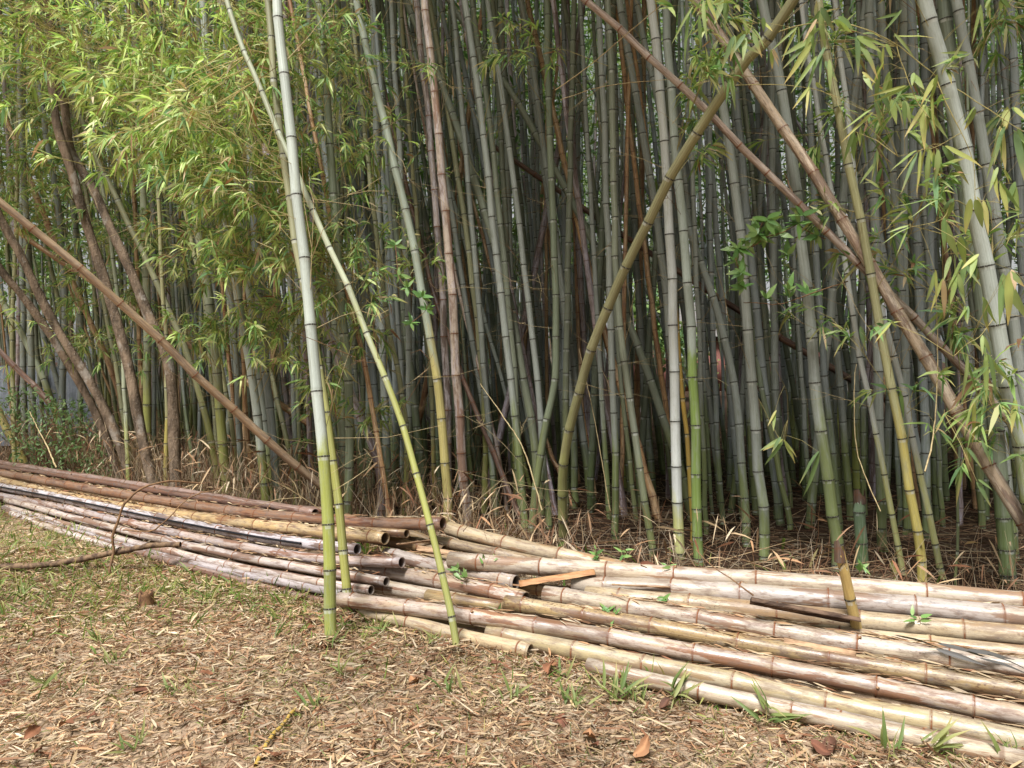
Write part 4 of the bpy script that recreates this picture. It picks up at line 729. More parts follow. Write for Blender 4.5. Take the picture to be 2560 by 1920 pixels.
def crown(center, rad, n, sd, org):
    g = np.random.default_rng(sd); d = g.normal(0, 1, (n, 3)); d /= np.linalg.norm(d, axis=1, keepdims=True)
    P = np.asarray(center) + d * np.asarray(rad) * (g.uniform(0.2, 1, (n, 1)) ** 0.5)
    V, Q, T, C = leaves(P, g.normal(0, 1, (n, 3)) + [0, 0, -.3], g.uniform(.06, .11, n), g.uniform(.03, .05, n), LEAFC[g.integers(0, 6, n)] * g.uniform(.7, 1.1, (n, 1)), g=g)
    return mesh_np('crown', V - org, Q, T, {'Col': C}, M_GREEN)
def make_tree(ids, label, cc, cr, sd):
    r, pts = tp[ids[0]]; root = empty('leaning_tree', pts[0])
    for q in ids:
        r, P = tp[q]; ext = P[-1] + (P[-1] - P[-3]) / np.linalg.norm(P[-1] - P[-3]) * 2.2 + [0, 0, 1.2]
        o = obj('trunk', trunk_mesh(np.vstack([P, ext]), r, r * 0.55, sd, pts[0]), root); sd += 1
    obj('crown', crown(cc, cr, 1500, sd, pts[0]), root)
    tag(root, label, 'tree', 'brown tree trunks among the bamboo'); return root
make_tree(['B', 'A'], 'leaning tree with twin reddish brown trunks above the green shrub at left', (-9.3, 8.6, 6.2), (1.3, 1.2, 1.1), 40)
make_tree(['C'], 'brown tree trunk leaning left, middle of the trunk group at left', (-7.6, 9.0, 8.2), (1.4, 1.2, 1.2), 50)
tD = make_tree(['D'], 'thick brown trunk with white lichen patches, rightmost of the tree trunks', (-6.0, 9.4, 8.0), (1.2, 1.2, 1.2), 60)
sp = [(-6.3, 8.86, 3.78), (-6.5, 8.8, 3.86), (-6.72, 8.75, 3.98)]
V, Q = tube_np(sp, 0.03, 0.012, 7, 0.04, 0.004, 3)

# ------------------------------------------------------------------ foliage carried by the culms
CLOUDS = """
-3.88,6.20,4.22,0.42,0.29,60,1.0
-3.34,6.20,4.19,0.39,0.29,60,1.0
-2.71,6.00,4.13,0.41,0.25,60,1.0
-2.12,6.00,4.18,0.41,0.22,50,0.8
-1.65,6.20,4.28,0.35,0.23,40,0.6
-5.75,9.40,4.93,0.54,0.44,50,0.9
-5.95,9.40,4.31,0.44,0.39,35,0.8
-5.02,9.40,4.98,0.49,0.44,50,0.9
-2.62,6.00,3.77,0.37,0.28,55,1.0
-2.14,5.80,3.75,0.33,0.24,40,0.9
-3.03,6.20,3.46,0.35,0.26,45,0.9
-2.48,5.60,3.25,0.32,0.20,50,1.0
-2.06,5.40,3.22,0.28,0.20,45,0.9
-1.91,5.80,3.52,0.27,0.27,35,0.7
-5.08,9.40,4.36,0.44,0.39,35,0.7
-2.08,5.60,2.99,0.29,0.23,40,0.7
-2.51,6.00,3.10,0.25,0.19,25,0.7
-1.98,5.80,2.84,0.27,0.24,35,0.7
-5.58,9.40,3.83,0.44,0.29,22,0.7
-5.67,9.00,3.55,0.37,0.23,18,0.9
-4.64,9.00,3.73,0.37,0.33,25,0.6
-1.80,5.80,2.57,0.24,0.24,30,0.7
-1.67,6.00,2.88,0.25,0.28,28,0.6
-2.38,6.40,2.67,0.30,0.23,25,0.6
-1.99,6.00,2.36,0.25,0.19,26,0.7
-4.56,9.00,3.13,0.28,0.23,14,0.5
-4.84,9.00,2.90,0.28,0.19,12,0.5
-4.48,9.00,2.53,0.28,0.23,16,0.6
-4.77,9.00,1.74,0.28,0.23,14,0.7
-2.99,7.20,1.92,0.22,0.19,14,0.6
-2.69,7.00,1.73,0.18,0.18,12,0.7
-1.86,6.20,2.00,0.23,0.23,22,0.7
-1.67,6.20,2.22,0.23,0.23,20,0.7
-1.81,6.00,1.55,0.19,0.16,14,0.7
-1.48,5.80,1.37,0.15,0.15,10,0.6
-1.39,6.40,2.48,0.27,0.30,22,0.5
-1.40,6.80,3.23,0.28,0.35,20,0.4
-1.51,7.00,3.85,0.29,0.36,18,0.4
-1.16,6.40,2.21,0.23,0.27,16,0.6
-1.22,6.20,1.71,0.19,0.23,10,0.6
-1.55,7.00,4.32,0.33,0.33,20,0.4
-1.10,7.60,2.89,0.24,0.32,8,0.4
-4.00,9.00,3.32,0.37,0.28,22,0.6
-2.83,7.00,2.49,0.25,0.22,20,0.6
-4.21,9.00,1.74,0.33,0.23,10,0.5
-1.55,6.20,0.97,0.19,0.19,6,0.6
-1.25,6.30,1.12,0.20,0.16,6,0.6
-5.22,9.00,2.48,0.28,0.28,8,0.5
-5.40,9.00,3.13,0.28,0.28,8,0.5
-0.13,6.40,4.08,0.17,0.10,5,0.7
0.19,6.20,4.00,0.19,0.13,7,0.7
-0.66,6.40,4.05,0.20,0.07,4,0.7
1.13,5.00,3.70,0.18,0.16,9,0.8
1.26,4.80,3.47,0.12,0.17,8,0.6
2.13,4.90,3.76,0.23,0.08,8,0.6
3.30,5.40,3.87,0.22,0.20,10,0.5
3.45,5.60,3.56,0.20,0.23,8,0.5
2.40,4.80,2.71,0.17,0.20,8,0.5
2.61,4.80,2.39,0.17,0.20,9,0.5
2.95,4.60,2.36,0.10,0.22,8,0.6
2.84,4.80,1.90,0.15,0.15,5,0.5
2.87,4.60,1.41,0.14,0.19,8,0.4
2.67,4.80,1.35,0.17,0.15,6,0.4
2.33,5.20,3.34,0.22,0.16,8,0.5
2.37,5.00,3.02,0.16,0.16,8,0.5
2.11,5.20,1.77,0.16,0.16,4,0.4
1.45,5.40,3.22,0.14,0.17,4,0.4
-5.89,9.56,3.97,0.35,0.30,11,0.8
-5.62,9.17,3.24,0.33,0.29,9,0.8
-5.23,9.00,2.30,0.33,0.28,8,0.8
-3.04,7.73,3.17,0.28,0.24,8,0.8
-1.95,6.94,1.97,0.25,0.22,7,0.8
-1.87,6.20,3.18,0.23,0.19,10,0.8
-1.11,7.02,3.47,0.26,0.22,5,0.8
-2.95,8.21,3.19,0.30,0.26,12,0.8
-5.86,9.05,2.30,0.33,0.28,7,0.8
-2.17,6.74,1.96,0.25,0.21,5,0.8
-2.72,8.13,3.64,0.30,0.25,7,0.8
-5.17,9.39,2.06,0.34,0.29,10,0.8
-2.26,7.31,2.26,0.27,0.23,12,0.8
-1.74,8.41,4.30,0.31,0.26,11,0.8
-4.12,9.00,3.23,0.33,0.28,6,0.8
-4.62,9.00,1.97,0.33,0.28,10,0.8
-2.89,7.79,3.28,0.28,0.24,12,0.8
-5.42,9.50,2.31,0.35,0.30,6,0.8
-2.49,6.74,1.92,0.25,0.21,7,0.8
-5.40,9.35,1.58,0.34,0.29,11,0.8
-2.88,8.25,1.91,0.30,0.26,7,0.8
-5.70,9.00,3.39,0.33,0.28,11,0.8
-5.39,9.63,4.11,0.35,0.30,8,0.8
-4.89,9.62,3.24,0.35,0.30,6,0.8
-1.10,6.76,2.59,0.25,0.21,10,0.8
-2.35,7.97,4.23,0.29,0.25,9,0.8
"""
hosts = {k_: c for k_, c in culms.items() if k_[0] not in 'ds' and c['pal'] not in DRY}
hp = {k_: smooth_path(c['pts'], 0.1)[0] for k_, c in hosts.items()}
fol = {}
g = np.random.default_rng(11)
for line in CLOUDS.strip().splitlines():
    x, y, z, rx, rz, n, tone = [float(t) for t in line.split(',')]; n = int(n)
    best = sorted(hp, key=lambda q: np.min(np.linalg.norm((hp[q] - [x, y, z]) * [1, 0.6, 1], axis=1)))[:2]
    for bi, q in enumerate(best):
        m = n // 2 if bi else n - n // 2
        if m < 1: continue
        H = hp[q]; S = fol.setdefault(q, ([], [], [], [], [], []))   # twig p0,p1 ; leaf P,D,len,tone
        m = int(m * 1.7); nb = max(1, m // 5)
        for b in range(nb):
            ctr = np.array([x, y, z]) + g.normal(0, 0.6, 3) * [rx, 0.5, rz]
            st = H[np.argmin(np.linalg.norm(H - (ctr - [0, 0, 0.25 + 0.3 * g.uniform()]), axis=1))]
            S[0].append(st); S[1].append(ctr)
            k2 = max(1, int(round(m / nb)))
            tips = ctr + g.normal(0, 0.6, (k2, 3)) * [rx, 0.4, rz] - [0, 0, 0.04]
            for t in tips:
                j0 = st + (ctr - st) * g.uniform(0.5, 1.0); S[0].append(j0); S[1].append(t)
                fan = g.integers(7, 14); dd = (t - j0); dd = dd / (np.linalg.norm(dd) + 1e-6)
                base = t - dd * g.uniform(0, 0.10, (fan, 1))
                D = dd * 0.9 + g.normal(0, 0.55, (fan, 3)) + [0, -0.1, -0.35]
                S[2].append(base); S[3].append(D); S[4].append(g.uniform(0.07, 0.155, fan) * (1.3 if x > 0.5 else 1)); S[5].append(np.full(fan, tone))
for q, S in fol.items():
    root = culms[q]['root']; org = culms[q]['pts'][0]
    sag = g.normal(0, 0.02, (len(S[0]), 3)) + [0, 0, 0.03]
    P0, P1 = np.array(S[0]), np.array(S[1]); Ls = np.linalg.norm(P1 - P0, axis=1)
    V, Q = sticks(P0, P1, np.clip(0.0012 + 0.0018 * Ls, 0.0012, 0.004), sag)
    br = obj('branches', mesh_np('branches', V - org, Q, mat=M_TWIGY), root); tag(br, kind='stuff')
    P, D, ln, tn = np.vstack(S[2]), np.vstack(S[3]), np.concatenate(S[4]), np.concatenate(S[5])
    n = len(P); yl = g.uniform(0, 1, n) < (tn - 0.45) * 1.1
    col = np.where(yl[:, None], LEAFY[g.integers(0, len(LEAFY), n)] * 1.45, LEAFC[g.integers(0, len(LEAFC), n)] * 1.2) * g.uniform(0.75, 1.2, (n, 1))
    dryl = g.uniform(0, 1, n) < 0.08; col[dryl] = STRAW[g.integers(0, len(STRAW), dryl.sum())]
    tip = np.where((g.uniform(0, 1, n) < 0.3)[:, None], lin((190, 165, 110)), col)
    V, Q, T, C = leaves(P, D, ln, ln * g.uniform(0.10, 0.16, n), col, tip, g.uniform(0.1, 0.5, n), g)
    lf = obj('leaves', mesh_np('leaves', V - org, Q, T, {'Col': C}, M_LEAF), br); tag(lf, kind='stuff')

# dry bare side twigs on many culms
g = np.random.default_rng(12)
for k_, c in culms.items():
    if k_[0] in 'ds': continue
    left = c['u'] < -0.05; m = g.integers(8, 18) if left else g.integers(5, 12); P0, P1 = [], []
    H = smooth_path(c['pts'], 0.1)[0]; H = H[(H[:, 2] > (0.5 if left else 1.2)) & (H[:, 2] < 5.5)]
    for _ in range(m):
        a = H[g.integers(0, len(H))]; d = g.normal(0, 1, 3) * [1, 0.7, 0.5] + [0, -0.3, 0.45]; d /= np.linalg.norm(d)
        e = a + d * g.uniform(0.2, 0.8); P0.append(a); P1.append(e)
        for _ in range(g.integers(1, 5)):
            b = a + (e - a) * g.uniform(0.3, 1); P0.append(b); P1.append(b + (d + g.normal(0, 0.6, 3)) * g.uniform(0.08, 0.3))
    V, Q = sticks(P0, P1, g.uniform(0.0011, 0.0026, len(P0)), g.normal(0, 0.02, (len(P0), 3)))
    tag(obj('dry_twigs', mesh_np('dry_twigs', V - c['pts'][0], Q, mat=M_TWIG if g.uniform() < 0.6 else M_TWIGB), c['root']), kind='stuff')

# ------------------------------------------------------------------ the near sprays at the right: every leaf on its own
def unit_leaf(col, tip, curl, seed, fold=0.28):
    t = np.array([0, .06, .2, .4, .6, .8, .93, 1.0]); wd = np.array([.03, .55, .95, 1.0, .80, .45, .16, .0]) * 0.5
    g_ = np.random.default_rng(seed); V, C = [], []
    for i in range(len(t)):
        z = -curl * t[i] ** 2 + 0.01 * math.sin(9 * t[i] + seed); yb = 0.12 * math.sin(2.2 * t[i] + seed) * (seed % 2)
        for sd_ in (-1, 0, 1):
            V.append((t[i], yb + sd_ * wd[i], z + abs(sd_) * wd[i] * fold * 0.12))
            f = max(0, t[i] - 0.55) / 0.45; C.append(np.asarray(col) * (1.12 if sd_ == 0 else 1) * (1 - f) + np.asarray(tip) * f)
    Q = [(i * 3 + j, i * 3 + j + 1, i * 3 + j + 4, i * 3 + j + 3) for i in range(len(t) - 1) for j in range(2)]
    return mesh_np('leaf', V, np.array(Q), None, {'Col': np.array(C)}, M_LEAF, True)
LV = [unit_leaf((lin(a) * .85 + lin(a).mean() * .15) * 1.6, (lin(b) * .85 + lin(b).mean() * .15) * 1.6, cv, i) for i, (a, b, cv) in enumerate((((128, 146, 74), (150, 152, 84), .08), ((104, 128, 70), (120, 136, 76), .16), ((152, 158, 80), (196, 168, 96), .05), ((118, 136, 78), (190, 150, 92), .2),
      ((140, 156, 92), (140, 150, 90), .12), ((96, 120, 74), (150, 140, 80), .1), ((170, 164, 92), (200, 176, 120), .15), ((188, 160, 124), (176, 146, 112), .1)))]
def place_leaf(parent, org, p, q, wd, me, roll=None, gg=None):
    p, q = Vector(p), Vector(q); d = q - p; L = max(d.length, 0.01)
    X_ = d.normalized(); toC = (Vector((0, 0, 1.55)) - p).normalized()
    Zr = toC + Vector((0, 0, 0.7)); Y_ = Zr.cross(X_)
    if Y_.length < 0.05: Y_ = Vector((1, 0, 0)).cross(X_)
    Y_.normalize(); Z_ = X_.cross(Y_)
    R_ = Matrix((X_, Y_, Z_)).transposed().to_4x4() @ Matrix.Rotation(random.gauss(0, 0.5) if roll is None else roll, 4, 'X')
    o = obj('leaf', me, parent); o.matrix_local = Matrix.Translation(p - Vector(org)) @ R_ @ Matrix.Diagonal((L, wd, L, 1)); return o
TWIGS = """
cm 0.0040 1.46,4.95,3.41 1.63,4.87,3.58 1.87,4.79,3.62 2.06,4.71,3.57 2.26,4.62,3.43 2.47,4.54,3.21 2.62,4.46,3.06 2.78,4.38,2.90 2.91,4.30,2.77
cm 0.0025 1.44,5.10,3.35 1.70,4.95,3.30 1.90,4.80,3.21 2.07,4.65,3.06 2.14,4.50,2.95
cai 0.0030 2.34,4.30,3.12 2.39,4.29,2.98 2.45,4.28,2.85 2.51,4.27,2.72 2.54,4.26,2.59 2.54,4.25,2.43
cm 0.0030 2.17,4.40,3.32 2.20,4.37,3.18 2.26,4.33,2.98 2.31,4.30,2.89
cm 0.0020 1.52,4.90,3.69 1.43,4.77,3.54 1.27,4.63,3.63 1.10,4.50,3.68
cae 0.0020 2.02,5.10,3.32 2.08,5.00,3.22 2.10,4.90,3.05
cai 0.0025 2.57,4.45,2.85 2.39,4.37,2.75 2.27,4.28,2.71 2.09,4.20,2.65
cai 0.0025 2.66,4.45,2.41 2.49,4.37,2.45 2.38,4.28,2.33 2.16,4.20,2.27
cai 0.0022 2.78,4.45,1.79 2.65,4.37,1.68 2.53,4.28,1.64 2.41,4.20,1.57
cai 0.0022 2.92,4.45,1.16 2.74,4.40,1.25 2.62,4.35,1.33 2.42,4.30,1.25
cai 0.0025 2.75,4.45,2.72 2.75,4.37,2.86 2.74,4.28,2.93 2.80,4.20,2.96
cae 0.0020 2.46,5.10,1.67 2.41,4.90,1.79 2.39,4.70,1.82
cy 0.0020 1.85,5.80,1.28 1.99,5.63,0.95 1.96,5.47,1.29 1.81,5.30,1.50
dead 0.0035 0.31,5.60,3.49 0.53,5.35,3.57 0.76,5.10,3.69 0.97,4.85,3.79 1.03,4.60,3.77
dead 0.0030 0.36,5.80,3.49 0.69,5.65,3.54 1.22,5.50,3.54 1.48,5.35,3.50 1.89,5.20,3.44
dead 0.0050 2.48,4.60,0.88 2.55,4.67,1.00 2.62,4.75,1.23 2.67,4.83,1.62 2.69,4.90,2.01
dead 0.0040 2.41,5.00,0.56 2.36,5.10,0.76 2.33,5.20,0.99 2.36,5.30,1.41 2.42,5.40,1.52
dead 0.0040 0.77,6.00,0.37 0.66,6.07,1.04 0.59,6.13,1.39 0.54,6.20,1.64
dead 0.0070 0.24,6.10,0.35 0.10,6.33,0.80 -0.07,6.57,1.06 -0.28,6.80,1.34
dead 0.0030 -0.36,6.00,0.37 -0.20,6.00,0.51 -0.06,6.00,0.63
dead 0.0080 -4.52,7.60,0.48 -4.73,7.80,0.68 -4.95,8.00,0.85 -5.15,8.20,1.00
"""
branch_pts = {}; branch_obj = {}
k2 = 0
for line in TWIGS.strip().splitlines():
    p = line.split(); r = float(p[1]); P = np.array([[float(t) for t in q.split(',')] for q in p[2:]])
    V, Q = tube_np(P, r, r * 0.5, 6, 0.04, r * 0.25, k2); k2 += 1
    if p[0] == 'dead':
        o = obj('dry_cane', mesh_np('dry_cane', V - P[0], Q, mat=M_TWIG, smooth=True)); o.location = P[0]
        lab = ['straight pale dry twig slanting up to the top right above the bowed culm', 'thin pale dry twig hanging level across the white culm', 'pale dry cane upright before the thick reddish leaning cane',
               'brownish dry cane curving down left of the slim whitish culm', 'pale thin dry stalk hanging beside the bowed olive culm', 'grey dry stalk slanting right over the floor below the middle culms', 'white dry twig slanting over the pile right of the pinkish dead culm',
               'white forked dry stick slanting in front of the green shrub at left'][k2 - 14]
        tag(o, lab, 'dry twig', 'dry twigs among the culms'); continue
    root = culms[p[0]]['root']; o = obj('branch', mesh_np('branch', V - culms[p[0]]['pts'][0], Q, mat=M_TWIGY, smooth=True), root)
    R = smooth_path(P, 0.05)[0]
    branch_pts.setdefault(p[0], []).append(R); branch_obj.setdefault(p[0], []).append(o)
LEAVES = """
1.742,4.403,3.518,1.772,4.439,3.343,0.0534
1.655,4.258,3.387,1.596,4.232,3.242,0.0430
1.670,4.027,3.303,1.737,4.013,3.238,0.0570
1.854,4.204,3.281,1.964,4.150,3.103,0.0510
1.798,4.024,3.219,1.964,4.084,3.199,0.0325
2.114,4.326,3.344,2.304,4.294,3.335,0.0306
1.979,4.217,3.145,2.000,4.274,2.981,0.0426
2.151,4.449,3.189,2.182,4.490,3.053,0.0450
1.709,4.196,3.170,1.719,4.195,3.021,0.0382
1.671,4.338,3.328,1.524,4.286,3.103,0.0439
1.674,4.278,3.219,1.546,4.250,3.040,0.0346
1.790,4.440,3.334,1.674,4.388,3.157,0.0359
1.584,4.340,3.396,1.523,4.384,3.251,0.0246
1.371,4.114,3.179,1.429,4.161,3.124,0.0374
1.371,4.436,3.429,1.390,4.378,3.284,0.0448
1.303,4.354,3.351,1.277,4.294,3.225,0.0396
1.213,4.252,3.317,1.153,4.244,3.164,0.0430
1.317,4.102,3.327,1.359,4.081,3.278,0.0373
1.202,4.403,3.579,1.197,4.381,3.440,0.0534
0.975,4.075,3.348,0.990,4.098,3.197,0.0330
0.960,4.224,3.447,0.927,4.260,3.195,0.0325
1.009,4.118,3.448,1.013,4.096,3.253,0.0333
1.307,4.400,3.474,1.326,4.401,3.396,0.0311
1.624,4.253,3.041,1.537,4.222,2.930,0.0301
1.578,4.007,2.971,1.619,4.059,2.941,0.0324
1.877,4.043,2.839,1.751,4.084,2.715,0.0245
2.133,4.184,3.025,1.984,4.238,2.960,0.0254
1.842,4.200,2.790,1.867,4.252,2.653,0.0467
1.902,4.278,2.804,1.906,4.247,2.728,0.0346
2.053,4.371,3.082,2.066,4.392,2.890,0.0486
2.119,4.342,3.004,2.145,4.338,2.882,0.0439
2.072,4.111,2.918,2.082,4.128,2.801,0.0416
2.203,4.054,3.019,2.153,4.077,2.907,0.0369
2.331,4.318,3.038,2.335,4.303,2.837,0.0393
2.323,4.399,2.988,2.316,4.363,2.760,0.0489
2.337,4.195,2.705,2.553,4.231,2.622,0.0551
2.301,4.190,2.687,2.309,4.216,2.535,0.0466
2.313,4.306,2.718,2.328,4.359,2.481,0.0392
2.397,4.496,2.770,2.342,4.523,2.543,0.0454
2.304,4.404,2.728,2.198,4.363,2.526,0.0356
2.484,4.356,2.446,2.457,4.398,2.340,0.0528
2.338,4.201,2.313,2.413,4.207,2.121,0.0637
2.455,4.240,2.227,2.516,4.295,2.090,0.0514
2.321,4.159,2.414,2.074,4.147,2.395,0.0185
2.059,4.000,2.237,1.918,3.991,2.172,0.0226
2.582,4.316,2.446,2.660,4.368,2.309,0.0654
2.715,4.462,2.468,2.741,4.441,2.295,0.0451
2.817,4.494,2.894,2.762,4.457,2.635,0.0545
2.791,4.412,2.870,2.743,4.370,2.666,0.0491
2.613,4.203,2.582,2.601,4.151,2.420,0.0425
2.807,4.429,2.629,2.878,4.468,2.594,0.0403
2.564,4.070,2.484,2.610,4.073,2.323,0.0411
2.676,4.129,2.490,2.696,4.128,2.325,0.0417
2.775,4.277,2.812,2.793,4.229,2.563,0.0519
2.820,4.432,2.981,2.796,4.406,2.868,0.0538
2.729,4.224,2.922,2.754,4.170,2.847,0.0427
2.637,4.001,2.309,2.470,3.965,2.255,0.0243
2.487,4.171,2.897,2.477,4.222,2.805,0.0422
2.609,4.445,3.292,2.422,4.443,3.248,0.0315
2.106,4.227,3.432,1.998,4.247,3.411,0.0256
2.656,4.429,3.556,2.613,4.410,3.366,0.0251
2.689,4.397,3.576,2.666,4.385,3.485,0.0356
2.688,4.297,3.530,2.715,4.326,3.484,0.0391
2.027,4.251,3.258,2.032,4.274,3.158,0.0387
2.242,4.349,3.143,2.264,4.289,3.054,0.0396
1.815,4.020,3.023,1.837,3.977,2.944,0.0325
2.614,4.107,2.004,2.704,4.071,1.771,0.0706
2.378,4.024,1.825,2.303,3.991,1.750,0.0325
2.636,4.300,1.895,2.667,4.347,1.716,0.0348
2.537,4.175,1.675,2.563,4.159,1.574,0.0338
2.602,4.208,1.583,2.680,4.230,1.361,0.0425
2.451,4.393,2.009,2.493,4.446,1.809,0.0444
2.294,4.188,2.029,2.276,4.213,1.880,0.0339
2.563,4.171,1.507,2.494,4.210,1.472,0.0219
2.436,4.115,1.582,2.450,4.160,1.355,0.0266
2.557,4.253,1.334,2.577,4.280,1.107,0.0387
2.799,4.267,1.333,2.762,4.245,1.171,0.0431
2.630,4.247,1.394,2.487,4.193,1.311,0.0301
2.446,4.021,1.125,2.547,4.025,1.076,0.0285
2.502,4.239,1.059,2.545,4.279,0.933,0.0343
2.435,4.010,0.914,2.515,4.017,0.790,0.0365
2.390,4.245,1.257,2.356,4.257,1.152,0.0215
2.149,4.365,1.760,2.064,4.368,1.663,0.0353
2.104,4.282,1.756,2.159,4.281,1.765,0.0260
2.396,5.300,1.773,2.417,5.270,1.623,0.0321
2.118,5.300,0.915,2.054,5.321,0.619,0.0429
1.870,5.300,0.990,1.773,5.359,0.831,0.0429
1.881,5.300,0.990,1.978,5.355,0.843,0.0429
1.859,5.300,1.012,1.729,5.293,0.937,0.0375
1.814,5.300,1.195,1.786,5.246,1.081,0.0300
2.583,4.008,2.009,2.638,3.978,1.941,0.0486
2.515,4.431,2.146,2.458,4.390,2.026,0.0448
2.536,4.345,2.117,2.521,4.315,1.957,0.0483
2.419,4.033,2.092,2.374,3.996,1.991,0.0408
2.500,4.339,2.021,2.467,4.339,1.881,0.0395
"""
stems = {}
for i, line in enumerate(LEAVES.strip().splitlines()):
    f = [float(t) for t in line.split(',')]; p = np.array(f[:3])
    best = min(((np.min(np.linalg.norm(R - p, axis=1)), h, n_) for h in branch_pts for n_, R in enumerate(branch_pts[h])))
    d, h, n_ = best; R = branch_pts[h][n_]; br = branch_obj[h][n_]; a = R[np.argmin(np.linalg.norm(R - p, axis=1))]
    f[3:6] = list(np.array(f[:3]) + (np.array(f[3:6]) - np.array(f[:3])) * 1.15)
    place_leaf(br, culms[h]['pts'][0], f[:3], f[3:6], f[6] * random.uniform(.58, .78), random.choices(LV, (4, 3, 3, 2, 4, 2, 1.2, .8))[0])
    for _ in range(random.choice((1, 1, 2))):                     # sister leaves of the same tuft
        dv = Vector(f[3:6]) - Vector(f[:3]); dv.rotate(Matrix.Rotation(random.choice((-1, 1)) * random.uniform(.25, .7), 3, 'Y')); dv.y += random.gauss(0, .03); dv.z -= .02
        place_leaf(br, culms[h]['pts'][0], p + np.array([random.gauss(0, .008), random.gauss(0, .02), .01]), p + np.array(dv) * random.uniform(.6, 1.0), f[6] * random.uniform(.45, .68), random.choices(LV, (4, 4, 3, 2, 4, 4, 1, .6))[0])
    stems.setdefault((h, n_), []).append((a, p))
for (h, n_), L_ in stems.items():
    P0, P1 = np.array([a for a, b in L_]), np.array([b for a, b in L_])
    V, Q = sticks(P0, P1, 0.0016, np.array([[0, 0, 0.02]]))
    tag(obj('stalks', mesh_np('stalks', V - culms[h]['pts'][0], Q, mat=M_TWIGY), branch_obj[h][n_]), kind='stuff')

# ------------------------------------------------------------------ canopy over the grove
g = np.random.default_rng(31)
ncl = 9500
cy_ = g.uniform(5.6, 21, ncl); cx_ = g.uniform(-0.95, 0.95, ncl) * (cy_ + 2); cz_ = 6.2 + (g.uniform(0, 1, ncl) ** 0.8) * 3.8
low_ = g.uniform(0, 1, ncl) < 0.16; cz_[low_] = g.uniform(3.2, 6.2, low_.sum()); cy_[low_] = g.uniform(10.5, 20, low_.sum()); cx_[low_] = g.uniform(-0.8, 0.8, low_.sum()) * cy_[low_]
ov = g.uniform(0, 1, ncl) < 0.10; cy_[ov] = g.uniform(4.6, 8.0, ov.sum()); cx_[ov] = g.uniform(-1.0, 6.5, ov.sum()); cz_[ov] = g.uniform(5.6, 9.5, ov.sum())  # overhang above the view, added to shade the grove floor
sdl = g.uniform(0, 1, ncl) < 0.10; cy_[sdl] = g.uniform(6.0, 21, sdl.sum()); cx_[sdl] = g.choice([-1, 1], sdl.sum()) * (0.80 * cy_[sdl] + g.uniform(0.6, 2.5, sdl.sum())); cz_[sdl] = g.uniform(0.8, 6.2, sdl.sum())  # low leaf clusters outside the frame, added to block light from the sides
keep = ~((cz_ < 1.75 + 0.52 * cy_) & (cy_ < 10) & ~sdl)
cx_, cy_, cz_ = cx_[keep], cy_[keep], cz_[keep]; ncl = len(cx_)
bk = 2000; cx_ = np.concatenate([cx_, g.uniform(-19, 19, bk)]); cy_ = np.concatenate([cy_, g.uniform(21.5, 26, bk)]); cz_ = np.concatenate([cz_, g.uniform(0.3, 9.5, bk) ** 1.0]); ncl += bk
kp = ~((cy_ > 21) & ((cx_ > 3) | (cx_ < -11)) & (g.uniform(0, 1, ncl) < .75)); cx_, cy_, cz_ = cx_[kp], cy_[kp], cz_[kp]; ncl = len(cx_)
eo = 330; cx_ = np.concatenate([cx_, g.uniform(-1.3, 6.5, eo)]); cy_ = np.concatenate([cy_, g.uniform(2.6, 4.7, eo)]); cz_ = np.concatenate([cz_, g.uniform(5.8, 9.0, eo)]); ncl += eo     # unseen tops arching out at the right, added to shade the culms behind
m = 26
P = np.repeat(np.stack([cx_, cy_, cz_], 1), m, 0) + g.normal(0, 1, (ncl * m, 3)) * [.32, .32, .22]
n = len(P)
D = g.normal(0, 1, (n, 3)) * [1, 1, .5] + [0, 0, -.4]; D /= np.linalg.norm(D, axis=1, keepdims=True)
sd_ = np.cross(D, g.normal(0, 1, (n, 3))); sd_ /= np.linalg.norm(sd_, axis=1, keepdims=True)
ln = g.uniform(.14, .25, n)[:, None]; wd = ln * 0.115
V = np.stack([P, P + D * ln * .4 + sd_ * wd, P + D * ln, P + D * ln * .4 - sd_ * wd], 1).reshape(-1, 3)
C = np.repeat(LEAFC[g.integers(0, 6, n)] * g.uniform(.7, 1.1, (n, 1)), 4, 0)
tag(obj('bamboo_canopy', mesh_np('bamboo_canopy', V, np.arange(n * 4).reshape(-1, 4), None, {'Col': C}, M_LEAF)), 'leafy bamboo tops closing over the grove, with unseen clusters added for shade', 'foliage', kind='stuff')

# ------------------------------------------------------------------ litter, grass, dry stalks
g = np.random.default_rng(41)
def front_y(x): return np.interp(x, [-6, -4.93, -1.2, -0.17, 1.97, 4], [8.6, 7.6, 4.75, 4.0, 2.95, 2.2])
def litter(n, x0, x1, y0, y1, l0, l1, test=None, tones=STRAW, name='leaf_litter', z0=0.0, dark=1.0):
    x, y = g.uniform(x0, x1, n), g.uniform(y0, y1, n)
    if test is not None: q = test(x, y); x, y = x[q], y[q]
    n = len(x); th = g.uniform(0, 2 * np.pi, n)
    D = np.stack([np.cos(th), np.sin(th), g.normal(0.02, 0.16, n)], 1); ln = g.uniform(l0, l1, n)
    P = np.stack([x, y, gh(x, y) + z0 + g.uniform(0.004, 0.028, n)], 1) - D * (ln / 2)[:, None] * [1, 1, 0]
    patch = 0.88 + 0.16 * np.sin(1.9 * x + 1.3 * y + 2 * np.sin(1.1 * y - .7 * x)) * np.sin(2.7 * y - 1.2 * x)
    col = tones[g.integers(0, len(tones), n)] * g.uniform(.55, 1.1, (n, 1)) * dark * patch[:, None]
    V, Q, T, C = leaves(P, D, ln, np.clip(ln * g.uniform(.06, .13, n), .003, .012), col, col * g.uniform(.8, 1.2, (n, 1)), g.uniform(-.15, .2, n), g)
    return V, Q, T, C
S = Soup()
wedge = lambda x, y: np.abs(x) < 0.72 * y + 0.3
